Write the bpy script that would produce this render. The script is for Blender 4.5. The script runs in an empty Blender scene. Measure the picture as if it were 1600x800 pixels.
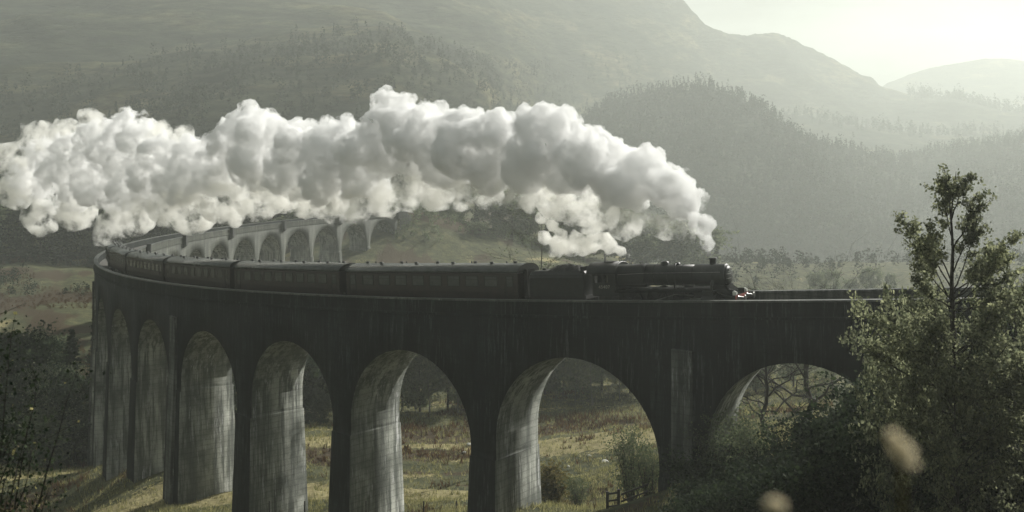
import bpy, bmesh, math, random
import numpy as np
from mathutils import Matrix, Vector
R_ = math.radians
scene = bpy.context.scene
# ------------------------------------------------------------------ camera
FPX, Y0 = 1877.03, 175.79            # focal length in photo pixels, row of the eye level
cam_d = bpy.data.cameras.new('camera'); cam = bpy.data.objects.new('camera', cam_d)
scene.collection.objects.link(cam); scene.camera = cam
cam.location = (0, 0, 0); cam.rotation_euler = (R_(90), 0, 0)
cam_d.sensor_width = 36; cam_d.lens = FPX / 1600 * 36; cam_d.shift_y = -(400 - Y0) / 1600
cam_d.clip_start = .1; cam_d.clip_end = 20000
cam_d.dof.use_dof = True; cam_d.dof.focus_distance = 105; cam_d.dof.aperture_fstop = 2.4
# ------------------------------------------------------------------ sky and sun
SUN_EL, SUN_AZ = 28.0, 42.0          # degrees; azimuth clockwise from the view direction
SKY_STRENGTH, SUN_STRENGTH, HAZE_DENSITY = 0.048, 5.0, 0.00033
world = bpy.data.worlds.new('World'); scene.world = world; world.use_nodes = True
nt = world.node_tree; nt.nodes.clear()
def N(t, typ, **kw):
    n = t.nodes.new(typ)
    for k, v in kw.items():
        if k in n.inputs.keys() if hasattr(n.inputs, 'keys') else False: n.inputs[k].default_value = v
        else: setattr(n, k, v)
    return n
sky = nt.nodes.new('ShaderNodeTexSky'); sky.sky_type = 'NISHITA'; sky.sun_disc = False
sky.sun_elevation = R_(SUN_EL); sky.sun_rotation = R_(SUN_AZ); sky.air_density = 1.0; sky.dust_density = 4.0; sky.ozone_density = 1.0
tc = nt.nodes.new('ShaderNodeTexCoord'); mp = nt.nodes.new('ShaderNodeMapping'); mp.inputs['Scale'].default_value = (1, 1, 3.2)
nz = nt.nodes.new('ShaderNodeTexNoise'); nz.inputs['Scale'].default_value = 4.2; nz.inputs['Detail'].default_value = 7; nz.inputs['Roughness'].default_value = .55
rp = nt.nodes.new('ShaderNodeValToRGB'); rp.color_ramp.elements[0].position = .40; rp.color_ramp.elements[1].position = .62
rp.color_ramp.elements[0].color = (1.2, 1.25, 1.25, 1); rp.color_ramp.elements[1].color = (5.5, 6.0, 5.8, 1)
mx = nt.nodes.new('ShaderNodeMix'); mx.data_type = 'RGBA'; mx.inputs[0].default_value = .95
bg = nt.nodes.new('ShaderNodeBackground'); bg.inputs['Strength'].default_value = SKY_STRENGTH
wo = nt.nodes.new('ShaderNodeOutputWorld')
L = nt.links.new
L(tc.outputs['Generated'], mp.inputs[0]); L(mp.outputs[0], nz.inputs[0]); L(nz.outputs[0], rp.inputs[0])
L(sky.outputs[0], mx.inputs[6]); L(rp.outputs[0], mx.inputs[7]); L(mx.outputs[2], bg.inputs[0]); L(bg.outputs[0], wo.inputs[0])
sun_d = bpy.data.lights.new('sun', 'SUN'); sun_d.energy = SUN_STRENGTH; sun_d.angle = R_(.6); sun_d.color = (1, .978, .915)
sun = bpy.data.objects.new('sun', sun_d); scene.collection.objects.link(sun)
sdir = Vector((math.sin(R_(SUN_AZ)) * math.cos(R_(SUN_EL)), math.cos(R_(SUN_AZ)) * math.cos(R_(SUN_EL)), math.sin(R_(SUN_EL))))
sun.rotation_euler = sdir.to_track_quat('Z', 'Y').to_euler(); sun.location = (60, 100, 90)
vs = scene.view_settings; vs.view_transform = 'Standard'; vs.look = 'None'; vs.gamma = 1; vs.use_curve_mapping = False; vs.exposure = 0.46
cy = scene.cycles
cy.max_bounces = 24; cy.diffuse_bounces = 3; cy.glossy_bounces = 2; cy.transmission_bounces = 3; cy.volume_bounces = 22; cy.transparent_max_bounces = 8
cy.use_denoising = True; cy.use_adaptive_sampling = True; cy.adaptive_threshold = .02; cy.volume_step_rate = 1.0; cy.volume_max_steps = 512
cy.sample_clamp_indirect = 6

# ------------------------------------------------------------------ helpers
rng = np.random.default_rng(7); random.seed(7)
COL = scene.collection
def tag(o, label=None, cat=None, group=None, kind=None):
    if label: o['label'] = label
    if cat: o['category'] = cat
    if group: o['group'] = group
    if kind: o['kind'] = kind
    return o
def empty(name, loc=(0, 0, 0)):
    o = bpy.data.objects.new(name, None); COL.objects.link(o); o.location = loc; o.empty_display_size = .5; return o
def mesh(name, V, F, mat=None, parent=None, smooth=False, local=None):
    """V (n,3), F list or (m,k) array"""
    V = np.asarray(V, dtype=np.float32)
    if local is not None: V = V - np.asarray(local, dtype=np.float32)
    me = bpy.data.meshes.new(name)
    if isinstance(F, np.ndarray):
        m, k = F.shape
        me.vertices.add(len(V)); me.vertices.foreach_set('co', V.ravel())
        me.loops.add(m * k); me.loops.foreach_set('vertex_index', F.astype(np.int32).ravel())
        me.polygons.add(m); me.polygons.foreach_set('loop_start', np.arange(0, m * k, k, dtype=np.int32)); me.polygons.foreach_set('loop_total', np.full(m, k, dtype=np.int32))
        me.update(calc_edges=True); me.validate()
    else:
        me.from_pydata([tuple(v) for v in V.tolist()], [], F); me.update()
    if smooth: me.polygons.foreach_set('use_smooth', np.ones(len(me.polygons), dtype=bool))
    if mat: me.materials.append(mat)
    o = bpy.data.objects.new(name, me); COL.objects.link(o)
    if parent is not None: o.parent = parent
    if local is not None and parent is None: o.location = tuple(local)
    return o
def kids(o): return [c for c in ALLKIDS.get(o.name, [])] if False else list(o.children)
def copy_tree(o, parent=None):
    c = o.copy(); COL.objects.link(c); c.parent = parent
    for ch in list(o.children): copy_tree(ch, c)
    return c
class MB:
    def __init__(s): s.V = []; s.F = []
    def add(s, V, F):
        b = len(s.V); s.V += [tuple(v) for v in V]; s.F += [tuple(b + i for i in f) for f in F]; return s
    def box(s, x0, x1, y0, y1, z0, z1):
        V = [(x, y, z) for x in (x0, x1) for y in (y0, y1) for z in (z0, z1)]
        return s.add(V, [(0, 1, 3, 2), (4, 6, 7, 5), (0, 4, 5, 1), (2, 3, 7, 6), (0, 2, 6, 4), (1, 5, 7, 3)])
    def lathe(s, prof, axis='z', c=(0, 0, 0), n=20):
        """prof: list of (t along axis, r)"""
        V = []; F = []
        for t, r in prof:
            for k in range(n):
                a = 2 * math.pi * k / n; p, q = r * math.cos(a), r * math.sin(a)
                V.append({'z': (c[0] + p, c[1] + q, c[2] + t), 'x': (c[0] + t, c[1] + p, c[2] + q), 'y': (c[0] + q, c[1] + t, c[2] + p)}[axis])
        for i in range(len(prof) - 1):
            for k in range(n):
                k2 = (k + 1) % n; F.append((i * n + k, i * n + k2, (i + 1) * n + k2, (i + 1) * n + k))
        F.append(tuple(range(n - 1, -1, -1))); F.append(tuple((len(prof) - 1) * n + k for k in range(n)))
        return s.add(V, F)
    def sweep(s, secs, close=True, caps=True):
        """secs: list of equal-length loops of points"""
        n = len(secs[0]); V = [p for sec in secs for p in sec]; F = []
        for i in range(len(secs) - 1):
            for k in range(n if close else n - 1):
                k2 = (k + 1) % n; F.append((i * n + k, i * n + k2, (i + 1) * n + k2, (i + 1) * n + k))
        if caps and close: F.append(tuple(range(n - 1, -1, -1))); F.append(tuple((len(secs) - 1) * n + k for k in range(n)))
        return s.add(V, F)
    def tube(s, pts, r, n=6):
        pts = [Vector(p) for p in pts]; dd = (pts[-1] - pts[0]); ref = Vector((0.1, 1, 0.05)) if abs(dd.normalized().y) < .75 else Vector((1, .1, .05)); rs = r if isinstance(r, (list, tuple)) else [r] * len(pts); secs = []
        for i, p in enumerate(pts):
            t = (pts[min(i + 1, len(pts) - 1)] - pts[max(i - 1, 0)]).normalized()
            a = t.cross(ref).normalized(); b = t.cross(a)
            secs.append([tuple(p + a * (rs[i] * math.cos(2 * math.pi * k / n)) + b * (rs[i] * math.sin(2 * math.pi * k / n))) for k in range(n)])
        # orthogonal() may flip between rings: align
        return s.sweep(secs)
    def build(s, name, mat, parent=None, smooth=False, local=None): return mesh(name, s.V, s.F, mat, parent, smooth, local)

# numpy value noise
def _h(i, j, s): 
    n = (i * 374761393 + j * 668265263 + s * 974711) & 0x7fffffff
    n = ((n ^ (n >> 13)) * 1274126177) & 0x7fffffff
    return ((n ^ (n >> 16)) & 0xffff) / 65535.0
def vnoise(x, y, s=0):
    x = np.asarray(x, float); y = np.asarray(y, float)
    i = np.floor(x).astype(np.int64); j = np.floor(y).astype(np.int64); u = x - i; v = y - j; u = u * u * (3 - 2 * u); v = v * v * (3 - 2 * v)
    return (_h(i, j, s) * (1 - u) + _h(i + 1, j, s) * u) * (1 - v) + (_h(i, j + 1, s) * (1 - u) + _h(i + 1, j + 1, s) * u) * v - .5
def fbm(x, y, s=0, o=4):
    r = 0; a = 1
    for k in range(o): r = r + a * vnoise(np.asarray(x) * 2 ** k, np.asarray(y) * 2 ** k, s + k * 7); a *= .5
    return r

# ------------------------------------------------------------------ materials
def material(name, rough=.85):
    m = bpy.data.materials.new(name); m.use_nodes = True; t = m.node_tree; b = t.nodes['Principled BSDF']
    b.inputs['Roughness'].default_value = rough; return m, t, b
def noise(t, scale, detail=5, rough=.55, coord='Object', stretch=(1, 1, 1), loc=(0, 0, 0)):
    c = t.nodes.new('ShaderNodeTexCoord'); m = t.nodes.new('ShaderNodeMapping'); m.inputs['Scale'].default_value = stretch; m.inputs['Location'].default_value = loc
    n = t.nodes.new('ShaderNodeTexNoise'); n.inputs['Scale'].default_value = scale; n.inputs['Detail'].default_value = detail; n.inputs['Roughness'].default_value = rough
    t.links.new(c.outputs[coord], m.inputs[0]); t.links.new(m.outputs[0], n.inputs[0]); return n.outputs[0]
def ramp(t, fac, stops):
    r = t.nodes.new('ShaderNodeValToRGB'); e = r.color_ramp.elements
    while len(e) < len(stops): e.new(.5)
    for k, (p, c) in enumerate(stops): e[k].position = p; e[k].color = (*c, 1) if len(c) == 3 else c
    t.links.new(fac, r.inputs[0]); return r.outputs[0]
def mixc(t, fac, a, b, mode='MIX'):
    m = t.nodes.new('ShaderNodeMix'); m.data_type = 'RGBA'; m.blend_type = mode
    for sock, v in ((m.inputs[0], fac), (m.inputs[6], a), (m.inputs[7], b)):
        if hasattr(v, 'is_linked') or hasattr(v, 'links'): t.links.new(v, sock)
        elif isinstance(v, (int, float)): sock.default_value = v
        else: sock.default_value = (*v, 1)
    return m.outputs[2]
def bump(t, b, h, strength=.5, dist=.05):
    n = t.nodes.new('ShaderNodeBump'); n.inputs['Strength'].default_value = strength; n.inputs['Distance'].default_value = dist
    t.links.new(h, n.inputs['Height']); t.links.new(n.outputs[0], b.inputs['Normal'])
def plain(name, c, rough=.6, var=.3, scale=3, metallic=0, bumpy=0):
    m, t, b = material(name, rough); n = noise(t, scale, 6, .65)
    lo = tuple(x * (1 - var) for x in c); hi = tuple(min(1, x * (1 + var)) for x in c)
    t.links.new(ramp(t, n, [(.3, lo), (.7, hi)]), b.inputs['Base Color']); b.inputs['Metallic'].default_value = metallic
    if bumpy: bump(t, b, n, bumpy, .03)
    return m
def concrete(name, dark, mid, light, lime=.55, lime_at=(.60, .70), rough=.8, gate=(.45, .62), sc=3.4, lift=.45):
    """board-marked concrete: cloudy patches, horizontal lifts, vertical water stains and lime runs"""
    m, t, b = material(name, rough)
    big = noise(t, .28, 5, .6); base = ramp(t, big, [(.32, dark), (.5, mid), (.68, light)])
    st = noise(t, 1.6, 6, .7, stretch=(1, 1, .07)); base = mixc(t, ramp(t, st, [(.44, (0, 0, 0)), (.57, (1, 1, 1))]), base, dark, 'MIX')
    mm = t.nodes[-1] if False else None
    # lime: narrow streaks gated by larger noise
    s2 = noise(t, sc, 4, .8, stretch=(1, 1, .07), loc=(7, 3, 1)); g2 = noise(t, .35, 3, .5, loc=(3, 9, 2), stretch=(1, 1, .6))
    a = ramp(t, s2, [(lime_at[0], (0, 0, 0)), (lime_at[1], (1, 1, 1))]); c = ramp(t, g2, [(gate[0], (0, 0, 0)), (gate[1], (lime,) * 3)])
    base = mixc(t, mixc(t, 1.0, a, c, 'MULTIPLY'), base, tuple(min(.62, x * 2.4 + .2) for x in light))
    # lifts
    w = t.nodes.new('ShaderNodeTexWave'); w.bands_direction = 'Z'; w.inputs['Scale'].default_value = .55; w.inputs['Distortion'].default_value = .6; w.inputs['Detail'].default_value = 2
    cc = t.nodes.new('ShaderNodeTexCoord'); t.links.new(cc.outputs['Object'], w.inputs[0])
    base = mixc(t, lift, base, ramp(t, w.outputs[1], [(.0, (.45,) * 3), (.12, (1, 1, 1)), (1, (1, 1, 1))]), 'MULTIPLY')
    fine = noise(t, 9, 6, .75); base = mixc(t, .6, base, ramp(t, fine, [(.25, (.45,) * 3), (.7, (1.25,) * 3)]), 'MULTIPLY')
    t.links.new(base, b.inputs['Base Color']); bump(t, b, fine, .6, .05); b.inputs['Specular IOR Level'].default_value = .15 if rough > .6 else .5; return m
M = {}
M['conc_out'] = concrete('shaded_sooty_damp_concrete', (.003, .005, .0045), (.007, .011, .010), (.024, .031, .028), lime=.33, lime_at=(.53, .68), gate=(.36, .60), sc=5.0)  # outer face: shade painted into the colour on top of the weathering
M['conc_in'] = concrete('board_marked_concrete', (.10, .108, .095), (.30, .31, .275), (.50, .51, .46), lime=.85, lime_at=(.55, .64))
M['conc_far'] = concrete('lit_weathered_concrete', (.06, .065, .056), (.10, .105, .09), (.15, .155, .13), lime=.5)  # same concrete, paled for the light falling on the inner face
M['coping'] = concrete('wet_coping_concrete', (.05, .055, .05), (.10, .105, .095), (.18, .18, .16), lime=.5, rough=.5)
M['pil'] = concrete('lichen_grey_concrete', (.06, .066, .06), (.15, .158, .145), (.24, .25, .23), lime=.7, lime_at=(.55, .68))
M['ballast'] = plain('ballast', (.10, .095, .085), .9, .5, 12, bumpy=1)
M['rail'] = plain('rail_steel', (.20, .15, .12), .4, .3, 4, .8)
M['black'] = plain('sooty_black_paint', (.009, .010, .009), .5, .5, 2.5); M['matt'] = plain('matt_sooty_steel', (.009, .010, .009), .95, .5, 2.5)
M['matt'].node_tree.nodes['Principled BSDF'].inputs['Specular IOR Level'].default_value = .05
M['smokebox'] = plain('graphite_black_iron', (.03, .032, .03), .5, .4, 4)
M['steel'] = plain('oily_steel', (.22, .22, .21), .35, .3, 5, .8)
M['red'] = plain('red_buffer_paint', (.22, .03, .02), .45, .2, 4)
M['white'] = plain('white_lamp_paint', (.75, .75, .70), .4, .08, 5)
M['coal'] = plain('coal', (.012, .012, .012), .5, .5, 9, bumpy=1)
M['maroon'] = plain('grimy_maroon_paint', (.022, .012, .010), .45, .45, 1.6)
M['roof'] = plain('wet_grey_coach_roof', (.075, .08, .075), .24, .3, 1.4)
M['glass'] = plain('coach_window_glass', (.085, .09, .085), .2, .2, 2)  # base colour paled to stand in for sky reflected in the panes
M['frame_m'] = plain('dark_bogie_iron', (.014, .013, .012), .7, .4, 3)
M['wood'] = plain('wet_dark_timber', (.018, .015, .012), .75, .4, 8)
M['number'] = plain('cream_lettering', (.30, .29, .24), .5, .05, 3)
M['rock'] = plain('pale_rock', (.5, .5, .46), .8, .25, 3, bumpy=.5)
M['refuge'] = plain('shade_dark_refuge', (.03, .032, .03), .8, .3, 4)  # dark tone paints in the shade on the sides turned away
def bark(name, c): return plain(name, c, .9, .45, 6, bumpy=.6)
M['bark'] = bark('dark_wet_bark', (.030, .025, .019)); M['bark_pale'] = bark('grey_birch_bark', (.12, .115, .10))
def leafmat(name, lo, hi, transl=.35, gloss=.8, autumn=None):
    m, t, b = material(name, gloss); g = t.nodes.new('ShaderNodeNewGeometry')
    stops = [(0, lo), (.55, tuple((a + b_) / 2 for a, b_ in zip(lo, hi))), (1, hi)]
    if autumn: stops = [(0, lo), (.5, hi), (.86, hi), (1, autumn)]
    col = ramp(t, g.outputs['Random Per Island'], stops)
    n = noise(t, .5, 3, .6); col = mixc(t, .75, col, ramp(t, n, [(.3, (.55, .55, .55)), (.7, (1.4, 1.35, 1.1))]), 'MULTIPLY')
    t.links.new(col, b.inputs['Base Color']); b.inputs['Specular IOR Level'].default_value = .08
    tr = t.nodes.new('ShaderNodeBsdfTranslucent'); t.links.new(col, tr.inputs[0])
    mixs = t.nodes.new('ShaderNodeMixShader'); mixs.inputs[0].default_value = transl
    o = t.nodes['Material Output']; t.links.new(b.outputs[0], mixs.inputs[1]); t.links.new(tr.outputs[0], mixs.inputs[2]); t.links.new(mixs.outputs[0], o.inputs[0]); return m
M['leaf_hero'] = leafmat('rowan_leaves', (.09, .11, .07), (.34, .36, .24), .58)
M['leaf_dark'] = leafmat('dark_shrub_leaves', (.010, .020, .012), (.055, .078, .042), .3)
M['leaf_mid'] = leafmat('birch_leaves', (.07, .10, .06), (.19, .22, .13), .5)
M['leaf_pale'] = leafmat('mist_pale_birch_leaves', (.10, .13, .085), (.22, .25, .16), .5)  # birch leaf colour lifted to carry the brightness of the valley mist
M['leaf_gold'] = leafmat('yellowing_leaves', (.09, .09, .035), (.24, .20, .08), .4)
M['leaf_bright'] = leafmat('pale_yellow_leaves', (.35, .34, .14), (.6, .55, .28), .4)
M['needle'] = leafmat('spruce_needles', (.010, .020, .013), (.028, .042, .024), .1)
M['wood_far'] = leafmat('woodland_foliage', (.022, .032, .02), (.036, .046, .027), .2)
M['grass'] = leafmat('moor_grass', (.10, .115, .05), (.42, .39, .20), .5)
M['bracken'] = leafmat('brown_bracken', (.055, .035, .02), (.15, .085, .045), .3)
M['seed'] = leafmat('dry_seed_head', (.84, .76, .60), (.92, .87, .74), .5)

# ------------------------------------------------------------------ the line of the track (solved from the photograph)
KN = np.array([-70, 0, 60, 120, 200, 300, 420.]); KAP = np.array([-4.14881,-4.51212,-6.64009,-4.07279,-4.59684,-3.67396,-4.15122]) / 1000
DS = np.arange(-90, 421, 1.0); I0 = 90
_k = np.interp(DS, KN, KAP); _th = 2.611141 + np.cumsum(_k) - np.cumsum(_k)[I0]
_dx, _dy = np.cos(_th), np.sin(_th); _X = np.cumsum(_dx); _Y = np.cumsum(_dy); _X = _X - _X[I0] + 17.39207; _Y = _Y - _Y[I0] + 89.52350
_Z = -13.62647 + -0.084441 * DS + 0.086837 * DS ** 2 / 1000
def T(d, off=0.0, dz=0.0):
    """point on the viaduct: d metres back along the line from the engine's buffers, off metres outwards, dz above parapet top"""
    d = np.asarray(d, float); g = lambda A: np.interp(d, DS, A)
    return np.stack([g(_X) - off * g(_dy), g(_Y) + off * g(_dx), g(_Z) + dz + 0 * d], -1)
def P(x, y, Y): return ((x - 800) / FPX * Y, Y, -(y - Y0) / FPX * Y)
RAIL = -1.15
def place(o, d0, d1):
    """put a vehicle (local +X forward, Z up from the rail head) with its front at d0 and its rear at d1"""
    a = Vector(T(d0, 0, RAIL)); b = Vector(T(d1, 0, RAIL)); x = (a - b).normalized(); y = Vector((0, 0, 1)).cross(x).normalized(); z = x.cross(y)
    o.matrix_world = Matrix.Translation(a) @ Matrix((x, y, z)).transposed().to_4x4(); return (a - b).length

# ------------------------------------------------------------------ terrain
CP = [(265,778,135),(205,742,149),(165,738,165),(140,735,189),(60,735,192),(0,730,185),(-250,730,180),(0,805,158),(120,800,150),(382,815,122),(534,835,112),
 (757,812,99),(800,788,104),(640,785,130),(680,660,180),(680,720,152),(640,815,108),(920,650,178),(920,715,142),(920,790,113),(980,806,96),(1053,770,88),
 (1180,650,152),(1180,700,115),(1250,720,90),(1400,720,80),(1600,690,72),(1400,840,58),(1100,870,68),(800,900,73),(500,950,78),(0,1000,80),
 (70,498,290),(70,410,390),(-400,450,340),(450,475,310),(450,395,410),(610,350,396),(640,336,404),(750,345,430),(850,405,380),(700,398,385),(1000,440,420),(1250,452,450),(1600,455,450),
 (1250,560,290),(900,560,250),(300,560,230),(680,560,250),(-900,560,250),(2200,560,250),(2000,700,90),(-900,1000,80)]
CPX = [(0,0,-1.75),(10,5,-2.2),(-10,5,-2.6),(0,15,-6.5),(30,30,-8),(-30,30,-13),(0,40,-17),(55,55,-14),(-60,60,-27),(0,-40,8),(0,6,-2.6),(4,8,-3.4),(-5,9,-4.2)]
C = np.array([P(*c) for c in CP] + CPX)
def U(r2): return .5 * r2 * np.log(r2 + 1e-9)
_n = len(C); _s = 100.
_xy = C[:, :2] / _s; _K = U(((_xy[:, None] - _xy[None]) ** 2).sum(-1)) + 2e-4 * np.eye(_n); _Pm = np.c_[np.ones(_n), _xy]
_A = np.zeros((_n + 3, _n + 3)); _A[:_n, :_n] = _K; _A[:_n, _n:] = _Pm; _A[_n:, :_n] = _Pm.T
_w = np.linalg.solve(_A, np.r_[C[:, 2], 0, 0, 0])
def ground_z(X, Y, rough=True):
    X = np.asarray(X, float); Y = np.asarray(Y, float); sh = X.shape; q = np.stack([X.ravel(), Y.ravel()], -1) / _s; out = np.empty(len(q))
    for i in range(0, len(q), 20000):
        p = q[i:i + 20000]; out[i:i + 20000] = U(((p[:, None] - _xy[None]) ** 2).sum(-1)) @ _w[:_n] + _w[_n] + p @ _w[_n + 1:]
    far = np.clip((np.hypot(X, Y).ravel() - 420) / 120, 0, 1); XX, YY = X.ravel(), Y.ravel(); out = out * (1 - far) + (-49 - 85 * np.clip((XX / np.maximum(YY, 1) - .02) / .09, 0, 1) * np.clip((YY - 430) / 470, 0, 1)) * far
    out = np.clip(out, -140, 20)
    if rough:
        near = np.clip(np.hypot(X, Y) / 60, .15, 1)
        out = out.reshape(sh) + near * (np.clip((Y - 200) / 80, 0, 1) * 2.6 * fbm(X / 45, Y / 30, 43, 4) + .9 * fbm(X / 14, Y / 14, 3, 3) + .35 * fbm(X / 3.1, Y / 3.1, 9, 3) + .3 * np.abs(fbm(X / 5, Y / 9, 19, 2)))
    return out.reshape(sh)
def gz(x, y): return float(ground_z(np.array([x]), np.array([y]))[0])
def gpt(x, Y): X = (x - 800) / FPX * Y; return (X, Y, gz(X, Y))
azs = np.concatenate([np.linspace(-80, -26, 60, endpoint=False), np.linspace(-26, 26, 360, endpoint=False), np.linspace(26, 80, 60)])
rs = np.concatenate([[.4], np.geomspace(2, 60, 50, endpoint=False), np.linspace(60, 240, 200, endpoint=False), np.geomspace(240, 12000, 110)])
AZ, RR = np.meshgrid(np.radians(azs), rs); GX = RR * np.sin(AZ); GY = RR * np.cos(AZ) - 0.0
GZ = ground_z(GX, GY)
def grid_faces(m, n):
    a = (np.arange(m - 1)[:, None] * n + np.arange(n - 1)[None]).ravel(); return np.stack([a, a + 1, a + n + 1, a + n], -1)
ground = mesh('ground', np.stack([GX, GY, GZ], -1).reshape(-1, 3), grid_faces(len(rs), len(azs)), None, None, True)
tag(ground, 'rough moorland grass and brown bracken on the valley floor under the arches', kind='structure')
ca = ground.data.color_attributes.new('zone', 'FLOAT_COLOR', 'POINT')
# zone: r = bracken, g = dry ochre grass, b = bare pale wet ground
def patch(x, y, Y, rx, ry): 
    p = P(x, y, Y); return np.exp(-(((GX - p[0]) / rx) ** 2 + ((GY - p[1]) / ry) ** 2) ** 1.5)
wob = fbm(GX / 9, GY / 6, 31, 4)
zr = np.clip(np.clip((GY - 205) / 40, 0, 1) * (GX < 0) * (.62 + 1.2 * fbm(GX / 30, GY / 10, 57, 4)) + patch(720, 680, 170, 17, 7) + patch(640, 715, 152, 7, 4) + patch(500, 720, 152, 9, 5) + patch(890, 670, 165, 24, 5) + patch(900, 770, 119, 3, 3) + patch(720, 740, 145, 8, 3) + 1.3 * (wob - .15), 0, 1)
zg = np.clip(patch(930, 690, 153, 18, 7) + patch(650, 780, 132, 10, 5) + patch(320, 785, 136, 12, 5) + patch(100, 745, 180, 22, 5) + patch(500, 700, 160, 10, 6) + patch(740, 700, 160, 8, 3) + .9 * fbm(GX / 12, GY / 4, 77, 4), 0, 1)
zb = np.clip(patch(920, 722, 139, 6.5, 2.4) * (.8 + 2 * wob) + patch(728, 705, 158, 1.2, 4) + patch(925, 790, 113, 3, 1.6), 0, 1)
zc = np.stack([zr, zg, zb, np.ones_like(zr)], -1).reshape(-1, 4).astype(np.float32); ca.data.foreach_set('color', zc.ravel())
m, t, b = material('moor_ground', .95)
at = t.nodes.new('ShaderNodeAttribute'); at.attribute_name = 'zone'; sp = t.nodes.new('ShaderNodeSeparateColor'); t.links.new(at.outputs[0], sp.inputs[0])
n1 = noise(t, .35, 8, .65); n2 = noise(t, 1.8, 8, .7, stretch=(1, 1, 1))
col = ramp(t, n1, [(.3, (.05, .056, .032)), (.5, (.095, .10, .052)), (.7, (.17, .16, .08))])
def gate(s_, k): 
    mm = t.nodes.new('ShaderNodeMath'); mm.operation = 'MULTIPLY_ADD'; t.links.new(n2, mm.inputs[0]); mm.inputs[1].default_value = 1.2; t.links.new(s_, mm.inputs[2])
    return ramp(t, mm.outputs[0], [(k, (0, 0, 0)), (k + .2, (1, 1, 1))])
col = mixc(t, gate(sp.outputs[1], .95), col, (.33, .29, .15)); col = mixc(t, gate(sp.outputs[0], .95), col, (.075, .056, .034)); col = mixc(t, gate(sp.outputs[2], 1.05), col, (.42, .42, .34))
col = mixc(t, .7, col, ramp(t, n2, [(.25, (.35,) * 3), (.7, (1.35,) * 3)]), 'MULTIPLY')
t.links.new(col, b.inputs['Base Color']); bump(t, b, n2, 1, .35); b.inputs['Specular IOR Level'].default_value = .1
ground.data.materials.append(m)

def hill_mat(name, a, b_, c, scale=.012):
    m, t, b = material(name, 1.0); scale *= .55; n = noise(t, scale, 9, .66, stretch=(1, .8, 3.5)); n2 = noise(t, scale * 6, 9, .75, stretch=(1, .6, 5))
    col = ramp(t, n, [(.34, a), (.52, b_), (.68, c)]); col = mixc(t, .85, col, ramp(t, n2, [(.34, (.2,) * 3), (.62, (1.9,) * 3)]), 'MULTIPLY')
    t.links.new(col, b.inputs['Base Color']); bump(t, b, n2, 1, 22); b.inputs['Specular IOR Level'].default_value = .05; return m
def hill(name, ridge, dist, base, base_z, mat, label, rows=90, cols=420, power=1.15, amp=(8, .02), x0=-1900, x1=3300, seed=1, jag=0, far=1.0):
    """a real ridge: foot at base(x) metres, crest at dist(x) metres with the crest height read from the photo, then falling away behind"""
    xs = np.concatenate([np.linspace(x0, -60, 60, endpoint=False), np.linspace(-60, 1660, cols), np.linspace(1700, x1, 60)])
    rx, ry = zip(*ridge); dx_, dv = zip(*dist); bx, bv = zip(*base)
    yr = np.interp(xs, rx, ry); D = np.interp(xs, dx_, dv) * far; B = np.interp(xs, bx, bv)
    # soften distance steps
    ts = np.concatenate([np.linspace(0, 1, rows), 1 + np.linspace(0.02, .6, 14)])
    Tm, Xm = np.meshgrid(ts, xs, indexing='ij'); Dm = np.broadcast_to(D, Tm.shape); Bm = np.broadcast_to(B, Tm.shape)
    tt = np.clip(Tm, 0, 1); Ym = Bm + (Dm - Bm) * Tm; zr_ = -(yr - Y0) / FPX * D
    Zm = base_z + (zr_[None] - base_z) * tt ** power; back = np.clip(Tm - 1, 0, None); Zm = Zm - back * (zr_[None] - base_z) * 1.3
    Xw = (Xm - 800) / FPX * Ym; env = np.clip(tt * 4, 0, 1) * (1 - .85 * np.exp(-((Tm - 1) / .05) ** 2))
    nse = fbm(Xw * amp[1], Ym * amp[1], seed, 6); rid = .35 - np.abs(fbm(Xw * amp[1] * .6 + Ym * amp[1] * .3, Ym * amp[1] * .5, seed + 5, 4))
    Zm = Zm + env * amp[0] * (nse + rid) + (jag * fbm(Xm / 9., Tm * 0, seed + 3, 4)) * (np.exp(-((Tm - 1) / .03) ** 2))
    V = np.stack([Xw, Ym, Zm], -1).reshape(-1, 3); o = mesh(name, V, grid_faces(len(ts), len(xs)), mat, None, True); tag(o, label, kind='structure')
    return xs, ts, Xw, Ym, Zm
MH = hill_mat('mountain_moor', (.018, .024, .015), (.05, .056, .03), (.17, .15, .075))
MH2 = hill_mat('wooded_slope_ground', (.02, .027, .016), (.035, .042, .024), (.06, .065, .036), .03)
A_ = hill('mountainside', [(-1900,10),(-400,-10),(0,-45),(400,-70),(800,-60),(950,-55),(1000,-45),(1040,-22),(1065,0),(1085,22),(1105,42),(1135,52),(1160,57),(1190,52),(1215,51),(1245,63),(1290,86),(1320,103),(1345,118),(1362,126),(1372,138),(1395,146),(1440,152),(1480,158),(1530,172),(1570,186),(1600,190),(1900,230),(3300,240)],
     [(-1900,900),(0,950),(700,1150),(1000,1500),(1385,1900),(1600,1700),(3300,1600)], [(-1900,380),(0,400),(600,430),(760,700),(900,1350),(1100,1750),(1400,1950),(3300,1800)], -48, MH, 'broad bare mountainside sweeping up behind the smoke to a rocky skyline', amp=(44, .0034), seed=2, jag=4, far=1.35)
B_ = hill('wooded_hill', [(-1900,600),(700,420),(820,300),(905,188),(925,170),(950,158),(990,148),(1040,138),(1075,139),(1105,134),(1135,146),(1165,158),(1190,172),(1215,192),(1240,212),(1262,226),(1300,238),(1350,246),(1400,252),(1440,246),(1475,232),(1520,228),(1560,222),(1600,218),(1800,200),(3300,260)],
     [(-1900,800),(1000,800),(1260,760),(1450,900),(3300,900)], [(-1900,560),(900,600),(1050,900),(3300,900)], -128, MH2, 'rounded wooded hill rising beyond the locomotive', amp=(16, .011), seed=11, power=.8, jag=2.0, far=1.6)
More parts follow.
